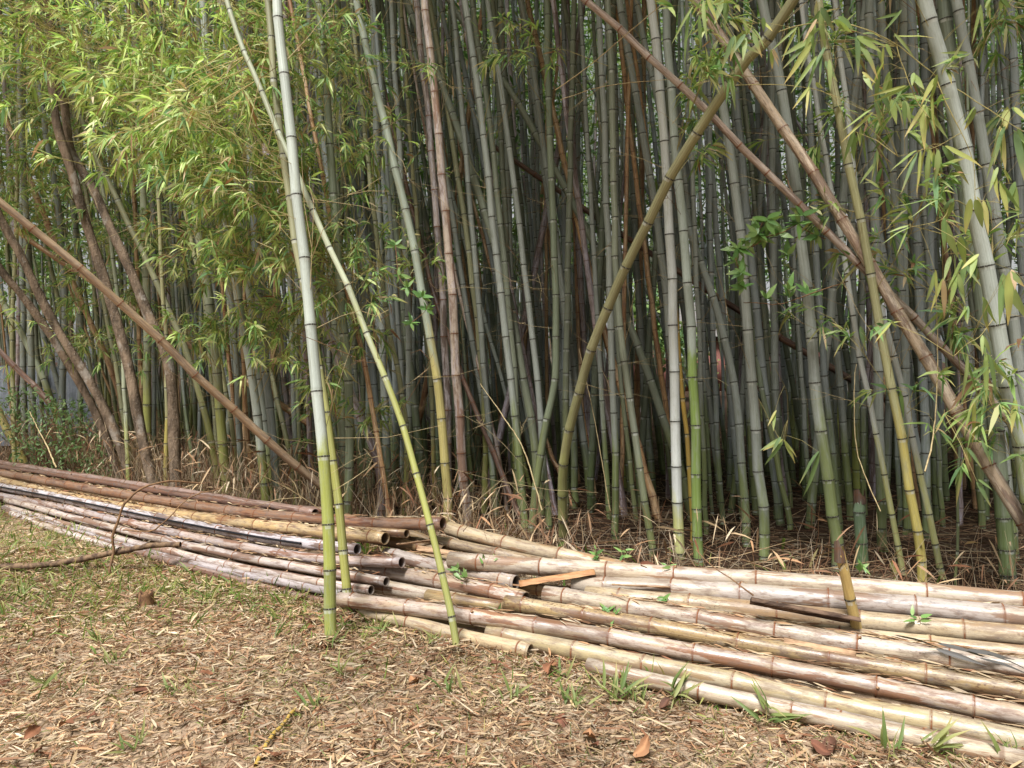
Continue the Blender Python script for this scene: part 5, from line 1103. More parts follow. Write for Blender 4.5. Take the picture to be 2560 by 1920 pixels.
inf = lambda x, y: wedge(x, y) & (y < front_y(x) + 0.25)
clump = lambda x, y: inf(x, y) & (np.sin(4.1 * x + 2 * np.sin(3 * y)) * np.sin(5.3 * y - 1.7 * x) > g.uniform(-1, .6, len(x)))
S.add(*litter(30000, -4.5, 2.6, 2.5, 6.2, .02, .06, inf))
S.add(*litter(72000, -4.5, 2.6, 2.5, 6.2, .03, .09, inf))
S.add(*litter(12000, -4.5, 2.6, 2.5, 6.2, .04, .11, clump))
S.add(*litter(9000, -4.5, 2.6, 2.5, 6.2, .09, .15, clump))
S.add(*litter(22000, -6.2, -1.0, 4.2, 9.0, .03, .11, lambda x, y: wedge(x, y) & (y < front_y(x) + 0.3)))
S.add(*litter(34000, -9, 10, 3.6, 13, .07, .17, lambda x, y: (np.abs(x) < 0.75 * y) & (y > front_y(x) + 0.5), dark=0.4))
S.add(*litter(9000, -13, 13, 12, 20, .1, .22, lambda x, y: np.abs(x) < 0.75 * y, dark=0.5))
S.add(*litter(30000, -5.5, 2.4, 2.6, 8.2, .04, .12, lambda x, y: wedge(x, y) & (np.abs(y - front_y(x) + .02) < .10 + .07 * np.sin(5 * x) + .05 * np.sin(11 * x + 1)), z0=.018))
for bx_, by_ in ((-.98, 4.15), (-.98, 4.55), (-.3, 3.99)):
    S.add(*litter(260, bx_ - .12, bx_ + .12, by_ - .12, by_ + .1, .04, .11, z0=.014)); S.add(*litter(120, bx_ - .06, bx_ + .06, by_ - .07, by_ + .05, .04, .09, z0=.035))
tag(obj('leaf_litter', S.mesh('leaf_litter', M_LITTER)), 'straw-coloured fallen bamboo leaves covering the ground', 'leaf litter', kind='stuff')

def grass_blades(n, xs, ys, l0, l1, tones, lean=0.5, wf=0.05):
    D = np.stack([g.normal(0, lean, n), g.normal(0, lean, n), g.uniform(.5, 1.1, n)], 1); ln = g.uniform(l0, l1, n)
    P = np.stack([xs, ys, gh(xs, ys)], 1); col = tones[g.integers(0, len(tones), n)] * g.uniform(.7, 1.15, (n, 1))
    return leaves(P, D, ln, ln * wf * g.uniform(.7, 1.4, n), col, col * 1.1, g.uniform(.1, .8, n), g)
GRASS = np.array([lin(q) for q in ((116, 140, 66), (140, 154, 82), (98, 124, 58), (166, 166, 100), (186, 172, 118), (128, 146, 74))])
S = Soup()
tx, ty = g.uniform(-6.5, 2.2, 2600), g.uniform(2.6, 8.8, 2600)
q = wedge(tx, ty) & (ty < front_y(tx) + 0.12) & (g.uniform(0, 1, 2600) < 0.40 + 0.55 * np.exp(-((front_y(tx) - ty) / 0.45) ** 2) + 0.5 * (tx < -2.2))
tx, ty = tx[q], ty[q]
for a, b in zip(tx, ty):
    m = g.integers(5, 16); S.add(*grass_blades(m, a + g.normal(0, .09, m), b + g.normal(0, .09, m), .03, .12, GRASS, .8))
for cxx, cyy, sx, m in ((-4.2, 6.6, .8, 900), (-3.6, 5.8, .8, 600), (-2.9, 5.4, .6, 500), (-1.9, 5.1, .45, 600), (-1.3, 4.75, .25, 350), (-5.2, 7.6, .6, 600), (-3.2, 4.9, .7, 500), (-4.0, 5.9, .9, 700), (-2.6, 4.7, .7, 500), (-3.6, 5.2, .8, 500), (-.9, 4.35, .2, 200), (0.5, 3.6, .25, 160)):
    xs, ys = cxx + g.normal(0, sx, m), cyy + g.normal(0, sx * .5, m); q = ys < front_y(xs) + 0.12; xs, ys = xs[q], ys[q]
    S.add(*grass_blades(len(xs), xs, ys, .05, .2, GRASS))
m = 19000; xs, ys = g.uniform(-5.5, 2.3, m), g.uniform(2.6, 7.5, m); q = wedge(xs, ys) & (ys < front_y(xs) + .1) & (np.sin(2.1 * xs + 1.7 * np.sin(2.3 * ys)) * np.sin(3.1 * ys + .8 * xs) > g.uniform(-1.2, .8, m)); xs, ys = xs[q], ys[q]
S.add(*grass_blades(len(xs), xs, ys, .03, .12, GRASS, .9, .045))
tag(obj('grass', S.mesh('grass', M_LEAF)), 'thin green and yellowish grass growing through the litter', 'grass', kind='stuff')

# dry grass stalks standing behind the pile and at the culm feet
S = Soup(); m = 9000
xs = g.uniform(-6.8, 5.2, m); ys = front_y(xs) + 1.1 + g.exponential(0.9, m)
dens = np.interp(xs, [-6.5, -2.5, -0.6, 0.5, 5], [1, 1, .7, .22, .2]); q = (g.uniform(0, 1, m) < dens); xs, ys = xs[q], ys[q]; m = len(xs)
hgt = g.uniform(.1, .75, m) * np.interp(xs, [-6, -1, 0.5, 5], [1.1, 1.0, .65, .6]); ang = g.normal(0, .35, (m, 2))
P0 = np.stack([xs, ys, gh(xs, ys)], 1); P1 = P0 + np.stack([ang[:, 0] * hgt, ang[:, 1] * hgt, hgt], 1)
V, Q = sticks(P0, P1, g.uniform(.0012, .003, m), g.normal(0, .03, (m, 3)))
S.add(V, Q, None, np.repeat(STRAW[g.integers(0, len(STRAW), m)] * g.uniform(.4, .95, (m, 1)), 9, 0))
q = g.uniform(0, 1, m) < .5
V, Q, T, C = leaves(P1[q], g.normal(0, 1, (q.sum(), 3)) + [0, 0, -.4], g.uniform(.1, .25, q.sum()), g.uniform(.008, .018, q.sum()), STRAW[g.integers(0, len(STRAW), q.sum())] * .9, g=g); S.add(V, Q, T, C)
m = 3600; xs = g.uniform(-6.5, 6, m); ys = front_y(xs) + 1.1 + g.exponential(2.0, m); th = g.uniform(0, 6.28, m); L_ = g.uniform(.15, .8, m)
P0 = np.stack([xs, ys, gh(xs, ys) + g.uniform(.01, .06, m)], 1); P1 = P0 + np.stack([np.cos(th) * L_, np.sin(th) * L_, g.uniform(-.01, .22, m) * L_], 1)
V, Q = sticks(P0, P1, g.uniform(.0015, .005, m)); S.add(V, Q, None, np.repeat(STRAW[g.integers(0, len(STRAW), m)] * g.uniform(.25, .8, (m, 1)), 9, 0))
tag(obj('dry_undergrowth', S.mesh('dry_undergrowth', M_LITTER)), 'tangle of dry stalks and sticks at the feet of the culms', 'dry grass', kind='stuff')
# green blades behind the pile
S = Soup(); m = 2200; xs = g.uniform(-6, 4.5, m); ys = front_y(xs) + 1.1 + g.exponential(.4, m); q = g.uniform(0, 1, m) < np.interp(xs, [-6, -1, 0, 5], [1, .8, .35, .3]); xs, ys = xs[q], ys[q]
S.add(*grass_blades(len(xs), xs, ys, .12, .42, GRASS, .45, .07))
tag(obj('undergrowth_grass', S.mesh('undergrowth_grass', M_LEAF)), 'sparse green blades growing behind the pile of poles', 'grass', kind='stuff')

# ------------------------------------------------------------------ shrub at the left
def leaf_blob(center, rad, n, l0, l1, wf, tones, sd, droop=.2):
    g_ = np.random.default_rng(sd); d = g_.normal(0, 1, (n, 3)); d /= np.linalg.norm(d, axis=1, keepdims=True)
    P = np.asarray(center) + d * np.asarray(rad) * g_.uniform(0.1, 1, (n, 1)) ** .45; ln = g_.uniform(l0, l1, n)
    col = tones[g_.integers(0, len(tones), n)] * g_.uniform(.7, 1.15, (n, 1))
    return leaves(P, d * .7 + g_.normal(0, .7, (n, 3)), ln, ln * wf, col, g=g_, droop=droop)
SHR = np.array([lin(q_) for q_ in ((112, 142, 88), (126, 154, 100), (100, 130, 82), (144, 166, 112))])
root = empty('green_shrub', (-5.2, 8.95, 0)); S = Soup(); st_ = []
for i, (x, y, z, rx, rz, n) in enumerate(((-5.3, 9.0, .9, .38, .2, 420), (-5.9, 9.3, 1.05, .36, .2, 380), (-4.85, 8.75, .6, .3, .22, 380), (-5.4, 8.9, .45, .4, .22, 420), (-4.6, 8.6, .3, .25, .2, 260), (-5.65, 9.1, .7, .25, .2, 240), (-5.05, 8.85, .98, .2, .14, 140), (-6.2, 9.4, .8, .25, .25, 200), (-4.95, 8.7, .3, .35, .2, 260))):
    S.add(*leaf_blob((x, y, z), (rx, .35, rz), int(n * .62), .04, .085, .3, SHR, 70 + i))
    for _ in range(9): st_.append(((-5.2 + random.gauss(0, .25), 9.0, 0), (x + random.gauss(0, rx * .6), y + random.gauss(0, .15), z + random.gauss(0, rz * .5))))
tag(obj('leaves', S.mesh('leaves', M_GREEN, (-5.2, 8.95, 0)), root), kind='stuff')
V, Q = sticks([a for a, b in st_], [b for a, b in st_], .006, np.random.default_rng(3).normal(0, .05, (len(st_), 3))); tag(obj('stems', mesh_np('stems', V - np.array([-5.2, 8.95, 0]), Q, mat=M_TWIGB), root), kind='stuff')
tag(root, 'low dark green leafy shrub at the foot of the twin trunks at left', 'shrub')

# ------------------------------------------------------------------ vines and seedlings
LG = [unit_leaf(lin(a), lin(b), .1, 20 + i) for i, (a, b) in enumerate((((112, 150, 80), (120, 156, 86)), ((96, 134, 74), (104, 140, 80)), ((138, 168, 100), (144, 172, 106)), ((124, 156, 90), (160, 158, 104))))]
for me in LG: me.materials.clear(); me.materials.append(M_GREEN)
def whorl(parent, org, c, n, l0, l1, down=0.0, wf=.36):
    for _ in range(n):
        d = np.array([random.gauss(0, 1), random.gauss(0, .6), random.gauss(.25 - down, .7)]); d /= np.linalg.norm(d); L = random.uniform(l0, l1)
        place_leaf(parent, org, c, np.array(c) + d * L, L * wf * random.uniform(.8, 1.2), random.choice(LG), random.gauss(0, .5))
VLEAF = [(1.69, 5.3, 2.42), (1.74, 5.3, 2.39), (1.84, 5.3, 2.42), (1.95, 5.3, 2.48), (1.97, 5.3, 2.53), (1.6, 5.3, 2.37), (1.54, 5.3, 2.31), (1.54, 5.3, 2.23), (1.56, 5.3, 2.15), (1.58, 5.3, 2.05), (1.73, 5.3, 2.5), (2.09, 5.3, 2.4), (1.91, 5.3, 2.28), (1.73, 5.3, 1.97), (1.9, 5.3, 1.98), (2.04, 5.3, 2.01), (1.88, 5.3, 2.03), (1.66, 5.3, 2.4)]
root = empty('leafy_vine', (1.58, 5.3, 2.0)); o_ = np.array([1.58, 5.3, 2.0])
for pts in ([(1.97, 5.6, 2.9), (1.97, 5.3, 2.56), (1.95, 5.3, 2.48), (1.84, 5.3, 2.42), (1.74, 5.3, 2.39), (1.65, 5.3, 2.33), (1.54, 5.3, 2.31), (1.54, 5.3, 2.23), (1.56, 5.3, 2.15), (1.58, 5.3, 2.05)],
            [(2.35, 5.4, 2.1), (2.12, 5.3, 2.03), (2.04, 5.3, 2.0), (1.9, 5.3, 1.95), (1.79, 5.3, 1.93), (1.73, 5.3, 1.94), (1.65, 5.5, 1.96)], [(1.65, 5.3, 2.33), (1.7, 5.3, 2.45), (1.73, 5.3, 2.52)], [(1.95, 5.3, 2.48), (2.05, 5.3, 2.42), (2.15, 5.3, 2.38)]):
    V, Q = tube_np(pts, .0042, .003, 5, .03, .0015, 5); obj('stem', mesh_np('stem', V - o_, Q, mat=M_TWIGB, smooth=True), root)
for i, c_ in enumerate(VLEAF): whorl(root, o_, (c_[0], c_[1] + random.gauss(0, .04), c_[2]), 9 if i < 13 else 6, .06, .13, .2 if i < 13 else -.2)
tag(root, 'bright green vine of small leaves looped across the grey culms right of middle', 'vine')
root = empty('leafy_vine', (-0.73, 5.6, 1.8)); o_ = np.array([-.73, 5.6, 1.8])
pts = [(-.86, 5.7, 2.4), (-.82, 5.6, 2.16), (-.76, 5.6, 2.08), (-.65, 5.6, 2.01), (-.62, 5.6, 1.92), (-.73, 5.6, 1.82)]
V, Q = tube_np(pts, .003, .002, 5, .03, .001, 6); obj('stem', mesh_np('stem', V - o_, Q, mat=M_TWIGB, smooth=True), root)
for c_ in pts: whorl(root, o_, c_, 9, .05, .1, .1)
tag(root, 'bright green vine clump beside the culm with the yellow-orange middle', 'vine')
def seedling(p, n, l0, l1, label, h=.07, name='weed_seedling', grp='weeds growing on and around the pile'):
    root = empty(name, p); tip = np.array(p) + [random.gauss(0, .02), random.gauss(0, .02), h]
    V, Q = tube_np([p, (np.array(p) + tip) / 2 + [.01, 0, 0], tip], .0015, .001, 5, .02); obj('stem', mesh_np('stem', V - np.array(p), Q, mat=M_TWIGB), root)
    for _ in range(n): whorl(root, p, np.array(p) * .4 + tip * .6 + np.random.default_rng(random.randint(0, 9999)).normal(0, .012, 3), 1, l0, l1, -.1, .32)
    tag(root, label, 'weed', grp)
WE = [((.48, 4.03, .17), 'green weed clump left one of two on the yellow spotted pole'), ((.56, 4.0, .17), 'green weed clump right one of two on the yellow spotted pole'), ((.36, 4.43, .31), 'small weed above the orange bark strip'),
 ((.51, 4.47, .37), 'tiny weed on the rearmost pole left of the bigger sprout'), ((.67, 4.45, .40), 'weed sprout on top of the rearmost pole below the white culm'), ((.87, 4.25, .36), 'weed beside the curled brown leaf on the rear pole'),
 ((.80, 4.0, .24), 'single sprout on the speckled pinkish pole'), ((1.83, 3.93, .43), 'small weed on the rear pole left of the dark stump'), ((1.91, 3.57, .29), 'lone round leaf weed right of the yellow stub'),
 ((-.34, 4.62, .24), 'weed on the pinkish white middle pole right of the slanting culm'), ((-.27, 4.53, .21), 'small weed on the rusty-ended middle pole'), ((-.08, 4.62, .30), 'weed tuft above the upper open end in the middle'),
 ((-.16, 4.60, .28), 'star-shaped weed left of the upper open end in the middle'), ((-.08, 4.24, .10), 'weed clump hanging over the spotted long pole')]
for p, lb in WE: seedling(p, 8, .03, .065, lb)
GP = [(.45, 3.41), (.54, 3.41), (.73, 3.44), (.26, 3.66), (.93, 3.70), (.26, 3.34), (1.46, 2.94), (1.65, 2.97), (1.91, 2.90), (1.09, 3.26), (-.72, 4.32), (-.77, 4.46), (-.96, 4.06), (-.86, 4.51), (-1.55, 3.51), (-2.26, 4.14), (-1.5, 3.02), (-2.05, 3.9), (-.82, 3.65), (-.87, 3.35), (-.27, 3.49), (-.01, 3.4), (-2.22, 3.6), (-3.2, 4.96), (-.44, 4.12)]
GL = ['leafy sprout with drooping blades left of the round red-green leaf', 'taller bamboo sprout with drooping blades under the creamy yellow pole', 'bamboo sprout with one long blade before the lowest right pole', 'small sprout before the open-ended bottom pole',
 'upright sprout against the creamy yellow pole', 'low sprout in the litter left of the long red-brown leaf', 'dark weed with round leaves at the bottom right before the lowest pole', 'pair of upright blades at the bottom edge far right', 'spiky tuft in the bottom right corner',
 'thin tuft among brown leaves at the lowest right pole', 'upright blade tuft right of the olive culm at the pile foot', 'short tuft behind the chalky culm', 'blade tuft at the very foot of the chalky culm', 'tuft at the foot of the olive culm', 'grass tuft in the middle of the litter at left',
 'bright weed in the litter below the fallen branch', 'dark tuft near the bottom edge at left', 'low tuft right of the bright weed at left', 'small tuft below the chalky culm', 'tuft near the bottom edge below the chalky culm', 'tuft below the slender slanting culm',
 'leaning tuft low in the middle of the litter', 'low green tuft at the far left of the litter', 'tuft below the left end of the fallen branch', 'green sprig at the foot of the slender slanting culm']
LB = [unit_leaf(lin(a), lin(b), .35, 40 + i) for i, (a, b) in enumerate((((128, 142, 84), (164, 162, 106)), ((156, 160, 104), (196, 182, 130)), ((108, 128, 74), (124, 138, 84))))]
for (x, y), lb in zip(GP, GL):
    p = np.array([x, y, float(gh(x, y)) + .005]); root = empty('grass_sprout', p); big = y < 3.5 and x > .3
    for _ in range(random.randint(7, 12)):
        d = np.array([random.gauss(0, .5), random.gauss(0, .5), random.uniform(.4, 1.1)]); d /= np.linalg.norm(d); L = random.uniform(.06, .17 if big else .13)
        b_ = p + np.array([random.gauss(0, .025), random.gauss(0, .025), random.uniform(0, .07 if big else .03)])
        place_leaf(root, p, b_, b_ + d * L, L * .11, random.choice(LB), random.gauss(0, .6))
    V, Q = tube_np([p, p + [.005, .0, .05], p + [.0, .01, .1]], .0018, .001, 5, .03); obj('stem', mesh_np('stem', V - p, Q, mat=M_TWIGY), root)
    tag(root, lb, 'grass tuft', 'grass tufts and sprouts in the litter')

# ------------------------------------------------------------------ small things
BR = [((136, 92, 68), (108, 72, 54)), ((116, 76, 60), (92, 60, 48)), ((160, 118, 86), (132, 92, 66)), ((98, 68, 56), (80, 56, 46))]
def broad_leaf(sd, c1, c2):
    g_ = np.random.default_rng(sd); nl_, nw = 9, 5; V, C = [], []
    for i in range(nl_):
        t = i / (nl_ - 1); wdt = math.sin(math.pi * min(1, t * .92 + .05)) ** .8 * .5 * (1 + .18 * math.sin(t * 26))
        for j in range(nw):
            s_ = (j / (nw - 1)) * 2 - 1
            V.append((t, s_ * wdt * .62, .10 * abs(s_) * wdt + .10 * math.sin(5 * t + sd) + .14 * s_ * s_ * math.sin(3 * t + sd * 2) + g_.normal(0, .012))); C.append(lin(c1) * (1 - t) + lin(c2) * t if j != 2 else lin(c1) * 1.3)
    Q = [(i * nw + j, i * nw + j + 1, (i + 1) * nw + j + 1, (i + 1) * nw + j) for i in range(nl_ - 1) for j in range(nw - 1)]
    return mesh_np('fallen_leaf', V, np.array(Q), None, {'Col': np.array(C)}, M_LITTER, True)
BLM = [broad_leaf(i, *BR[i % 4]) for i in range(6)]
BLP = [(.17, 3.64), (.34, 2.99), (.32, 3.12), (.65, 3.34), (.75, 3.24), (.22, 3.27), (1.09, 3.12), (-.74, 3.79), (-.48, 3.6), (-.40, 3.58), (.18, 3.75), (-.06, 3.81), (-1.14, 4.35), (-1.17, 3.36), (-3.06, 5.26), (-2.02, 4.55), (-1.46, 3.71), (-2.42, 3.66), (-1.88, 3.15), (-1.80, 3.22), (-1.26, 3.18), (-1.24, 4.5), (-.7, 2.96), (-1.78, 3.58), (-1.95, 3.03), (1.2, 3.04), (.47, 2.92), (1.29, 3.1), (-.9, 2.92), (-1.85, 2.96)]
WHERE = ['beside the open end of the bottom pole', 'lowest of the three under the right sprouts', 'long and curled under the right sprouts', 'under the bamboo sprout with one long blade', 'round and half green near the lowest right pole', 'left of the right sprouts', 'against the lowest right pole', 'curled, right below the slanting culm', 'left of the pair below the middle poles', 'right of the pair below the middle poles', 'just behind the open end of the bottom pole', 'left of the open end of the bottom pole', 'reddish, beside the foot of the chalky culm', 'near the bottom edge below the chalky culm', 'in the grass under the fallen branch', 'dark, below the small stump', 'large and crumpled in the left litter', 'dark, at the far left edge', 'curled upright at the lower left', 'orange, beside the curled one at the lower left', 'purple-brown and upright at the bottom', 'pinkish, left of the chalky culm', 'at the bottom edge left of the middle', 'small, in the middle of the left litter', 'in the lower left corner', 'under the lavender pole at right', 'at the bottom edge right of the middle', 'tall and curled at the lowest right pole', 'beside the yellow rhizome', 'at the bottom edge far left']
for i, ((x, y), wv) in enumerate(zip(BLP, WHERE)):
    o = obj('fallen_leaf', BLM[i % 6]); L = random.uniform(.06, .11); o.location = (x, y, float(gh(x, y)) + .03); o.scale = (L, L, L)
    o.rotation_euler = (random.gauss(0, .35), random.gauss(-.1, .35), random.uniform(0, 6.28)); tag(o, 'brown broad fallen leaf ' + wv, 'leaf', 'brown broad leaves on the litter')
# curled brown leaf on the rear pole
o = obj('fallen_leaf', BLM[1]); o.location = (.72, 4.28, .385); o.scale = (.17, .12, .14); o.rotation_euler = (.5, 0, -.1); tag(o, 'curled red-brown leaf lying between the two rear poles at right', 'leaf', 'brown broad leaves on the litter')

def stick(name, pts, r0, r1, mat, label, cat, sides=9, wob=.002, sd=1):
    pts = np.array(pts, float); V, Q = tube_np(pts, r0, r1, sides, .04, wob, sd); o = obj(name, mesh_np(name, V - pts[0], Q, mat=mat, smooth=True)); o.location = pts[0]; return tag(o, label, cat)
M_BR = plain('branch_bark', (66, 50, 40), (128, 104, 80), 26, .8, .5, (1, 1, 1))
root = empty('fallen_branch', (-4.0, 5.59, .03)); o_ = np.array([-4.0, 5.59, .03])
V, Q = tube_np([(-5.2, 5.60, .05), (-4.6, 5.54, .055), (-4.2, 5.51, .06), (-3.75, 5.50, .06), (-3.4, 5.50, .07), (-3.2, 5.55, .09), (-3.05, 5.58, .115), (-2.81, 5.6, .16), (-2.64, 5.62, .185), (-2.45, 5.64, .19)], .03, .021, 10, .04, .0025, 2); obj('branch', mesh_np('branch', V - o_, Q, mat=M_BR, smooth=True), root)
V, Q = tube_np([(-3.3, 5.6, .04), (-3.25, 5.5, .08), (-3.15, 5.42, .06)], .006, .003, 6, .03, .001, 4); obj('side_twig', mesh_np('side_twig', V - o_, Q, mat=M_BR, smooth=True), root)
tag(root, 'crooked brown fallen branch lying on the grass before the left pile', 'branch')
stick('bent_vine', [(-2.9, 5.5, .02), (-2.9, 5.55, .15), (-2.9, 5.55, .27), (-2.86, 5.57, .4), (-2.83, 5.58, .5), (-2.77, 5.6, .57), (-2.69, 5.65, .62), (-2.58, 5.75, .64), (-2.4, 5.9, .6)], .011, .006, M_TWIGB, 'dark vine stem arching up over the left pile', 'vine', 7, .002, 8)
stick('bent_vine', [(-2.8, 5.5, .33), (-2.6, 5.48, .32), (-2.49, 5.48, .39), (-2.39, 5.5, .50), (-2.30, 5.55, .57), (-2.15, 5.65, .6)], .006, .004, M_TWIGB, 'thin dark vine curling across the left pile right of the arching stem', 'vine', 6, .002, 9)
M_CABLE = plain('black_rubber', (20, 20, 24), (34, 34, 40), 30, .5)
cp = poles['p4'].copy(); toC = np.array([0, 0, 1.55]) - cp; toC /= np.linalg.norm(toC, axis=1, keepdims=True)
cp = smooth_path(cp, .12)[0]; toC = np.array([0, 0, 1.55]) - cp; ax_ = np.gradient(cp, axis=0); ax_ /= np.linalg.norm(ax_, axis=1, keepdims=True); toC = toC - ax_ * (toC * ax_).sum(1, keepdims=True); toC[:, 2] -= .12 + .1 * np.sin(np.linspace(0, 9, len(cp))); toC /= np.linalg.norm(toC, axis=1, keepdims=True); cp = cp + toC * 0.045; cp = cp[: int(len(cp) * .93)]
stick('cable', cp, .008, .008, M_CABLE, 'thin black cable running along the whitest pole of the left pile', 'cable', 7, 0)
# small stump
root = empty('tree_stump', (-2.29, 4.76, 0)); a = np.linspace(0, 2 * np.pi, 14, endpoint=False); V = []
for r_, z_ in ((.06, -.01), (.048, .03), (.044, .08), (.042, .1), (.036, .102), (.03, .07), (.004, .065)): V.append(np.stack([np.cos(a) * r_ * (1 + .1 * np.sin(3 * a)), np.sin(a) * r_, np.full(14, z_) + (.012 * np.sin(5 * a) if z_ > .09 else 0)], 1))
V = np.vstack(V); i_, j_ = np.meshgrid(np.arange(6), np.arange(14), indexing='ij'); Q = np.stack([i_ * 14 + j_, i_ * 14 + (j_ + 1) % 14, (i_ + 1) * 14 + (j_ + 1) % 14, (i_ + 1) * 14 + j_], -1).reshape(-1, 4)
obj('stump_body', mesh_np('stump_body', V, Q, mat=plain('rotten_wood', (70, 48, 36), (132, 100, 70), 40, .9, .6, (1, 1, .3)), smooth=True), root); tag(root, 'small rotten cut stump in the litter before the left pile', 'stump')
# yellow rhizome
rp = np.array([(-.97, 2.86, .02), (-.97, 3.05, .03), (-.96, 3.13, .035), (-.94, 3.3, .03)]); root = empty('rhizome', rp[0])
V, Q, at, nl, org = cane(rp, .0085, PAL['gold'], 77, sides=8, lod=0, r1=.007, first=.03, inter=.035, zb=-1); obj('stem', mesh_np('stem', V, Q, None, at, M_LIVE, True), root); add_nodes(root, nl, RING_D, zs=.3)
tag(root, 'yellow jointed rhizome lying in the litter near the bottom edge', 'root')
# split half shells of bamboo lying on the pile
def half_shell(name, p, q, r, mat, label, arc=2.6, roll=0.0, thick=.006):
    p, q = np.array(p, float), np.array(q, float); T_ = (q - p) / np.linalg.norm(q - p); A_ = np.cross(T_, [0, 0, 1.0]); A_ /= np.linalg.norm(A_); B_ = np.cross(A_, T_); m_ = 8; n_ = 14; g_ = np.random.default_rng(4); V = []
    for lay in (0, 1):
        for i_ in range(n_):
            t = i_ / (n_ - 1); e = g_.uniform(-.02, .02) if i_ in (0, n_ - 1) else 0
            for j_ in range(m_):
                an = roll - arc / 2 + arc * j_ / (m_ - 1); rr = r - lay * thick
                V.append(p + (q - p) * (t + e * .3) + rr * (A_ * math.sin(an) + B_ * math.cos(an)) + [0, 0, g_.normal(0, .001)])
    I = lambda l, i_, j_: l * n_ * m_ + i_ * m_ + j_
    Q = [(I(0, i_, j_), I(0, i_, j_ + 1), I(0, i_ + 1, j_ + 1), I(0, i_ + 1, j_)) for i_ in range(n_ - 1) for j_ in range(m_ - 1)] + [(I(1, i_, j_), I(1, i_ + 1, j_), I(1, i_ + 1, j_ + 1), I(1, i_, j_ + 1)) for i_ in range(n_ - 1) for j_ in range(m_ - 1)]
    for j_ in (0, m_ - 1): Q += [(I(0, i_, j_), I(0, i_ + 1, j_), I(1, i_ + 1, j_), I(1, i_, j_)) for i_ in range(n_ - 1)]
    for i_ in (0, n_ - 1): Q += [(I(0, i_, j_), I(1, i_, j_), I(1, i_, j_ + 1), I(0, i_, j_ + 1)) for j_ in range(m_ - 1)]
    o = obj(name, mesh_np(name, np.array(V) - p, np.array(Q), mat=mat, smooth=False)); o.location = p; return tag(o, label, 'bamboo piece', 'split pieces on the pile')
half_shell('split_bamboo', (.04, 4.30, .275), (.47, 4.33, .335), .03, plain('orange_bark', (140, 98, 64), (182, 138, 98), 8, .6, .3, (1, 1, 6)), 'orange split bamboo strip lying right of the open-ended middle poles', 1.7, 0.5)
half_shell('split_bamboo', (1.16, 3.72, .345), (1.64, 3.60, .285), .048, plain('rotten_bark', (58, 44, 36), (112, 90, 74), 9, .9, .5, (1, 1, 5)), 'dark rotten split bamboo lying between the pale poles beside the yellow stub', 2.2, -.5)
M_SC = plain('weathered_strip', (120, 92, 70), (182, 150, 118), 8, .8, .4, (1, 1, 6))
for p_, q_, r_, rl, lb in (((-.60, 4.88, .345), (-.28, 4.72, .335), .022, .8, 'weathered bamboo strip lying behind the upper open-ended middle pole'), ((-.75, 4.96, .34), (-.52, 4.93, .375), .018, -.6, 'short brown strip in the hollow below the rust-brown pole end'),
                           ((-.15, 4.60, .30), (.20, 4.56, .345), .02, .3, 'thin weathered strip left of the orange split strip'), ((.55, 4.20, .30), (.85, 4.10, .315), .018, -.4, 'weathered strip wedged above the speckled pinkish pole'),
                           ((1.25, 3.50, .255), (1.52, 3.36, .245), .018, .5, 'weathered strip lying on the yellow spotted pole at right')):
    half_shell('split_bamboo', p_, q_, r_, M_SC, lb, 1.8, rl, .004)
stick('dry_stalk', [(1.18, 3.72, .40), (1.08, 3.78, .47), (1.0, 3.84, .52), (.94, 3.9, .58)], .004, .002, M_TWIGB, 'forked brown dry stalk at the left end of the rotten split bamboo', 'dry twig', 6)
# dull fallen blades caught on the speckled pole at the right edge
GREY = np.array([lin(q_) for q_ in ((98, 94, 92), (118, 108, 96), (86, 78, 70))]); g = np.random.default_rng(66)
LGY = [unit_leaf(lin(a), lin(b), .06, 60 + i) for i, (a, b) in enumerate((((100, 98, 98), (84, 78, 74)), ((124, 100, 60), (96, 74, 50))))]
for i, (x, y, z) in enumerate(((1.72, 3.42, .315), (1.80, 3.38, .31), (1.88, 3.36, .30), (1.97, 3.3, .295), (2.05, 3.28, .285), (1.85, 3.32, .29), (2.0, 3.26, .275))):
    root_l = obj('fallen_leaf', LGY[i % 2 if i < 2 else 0]); root_l.location = (x, y, z); root_l.scale = (.2, .022, .2); root_l.rotation_euler = (random.gauss(0, .4), .12, -.55 + random.gauss(0, .35))
    tag(root_l, ('first', 'second', 'third', 'fourth', 'fifth', 'sixth', 'last')[(0, 1, 3, 4, 6, 2, 5)[i]] + ' from the left of dull fallen leaves heaped on the speckled pole at right', 'leaf', 'grey blades on the speckled pole')
# needles and trash in the grooves between poles
S = Soup()
for a_, m in (('r4', 300), ('r6', 300), ('r7', 180), ('r8', 120), ('r3', 150), ('m2', 160), ('m1', 100), ('m5', 200), ('p3', 260), ('p4', 260), ('p2', 220), ('p5', 160), ('p6', 140)):
    R = smooth_path(poles[a_], .03)[0]; ii = g.integers(int(len(R) * .15), len(R) - 2, m); P = R[ii] + np.stack([g.normal(0, .02, m), g.uniform(-.01, .05, m), g.uniform(.035, .05, m)], 1)
    T_ = R[np.minimum(ii + 1, len(R) - 1)] - R[ii]; T_ /= np.linalg.norm(T_, axis=1, keepdims=True) + 1e-9
    D = T_ * g.choice([-1, 1], (m, 1)) + g.normal(0, .25, (m, 3)) * [1, 1, .3]; ln = g.uniform(.05, .14, m); col = STRAW[g.integers(0, len(STRAW), m)] * g.uniform(.5, 1.0, (m, 1))
    S.add(*leaves(P - D * (ln / 2)[:, None], D, ln, g.uniform(.004, .012, m), col, g=g, droop=0.0))
tag(obj('trapped_litter', S.mesh('trapped_litter', M_LITTER)), 'dry leaf scraps caught in the grooves between the poles', 'leaf litter', kind='stuff')

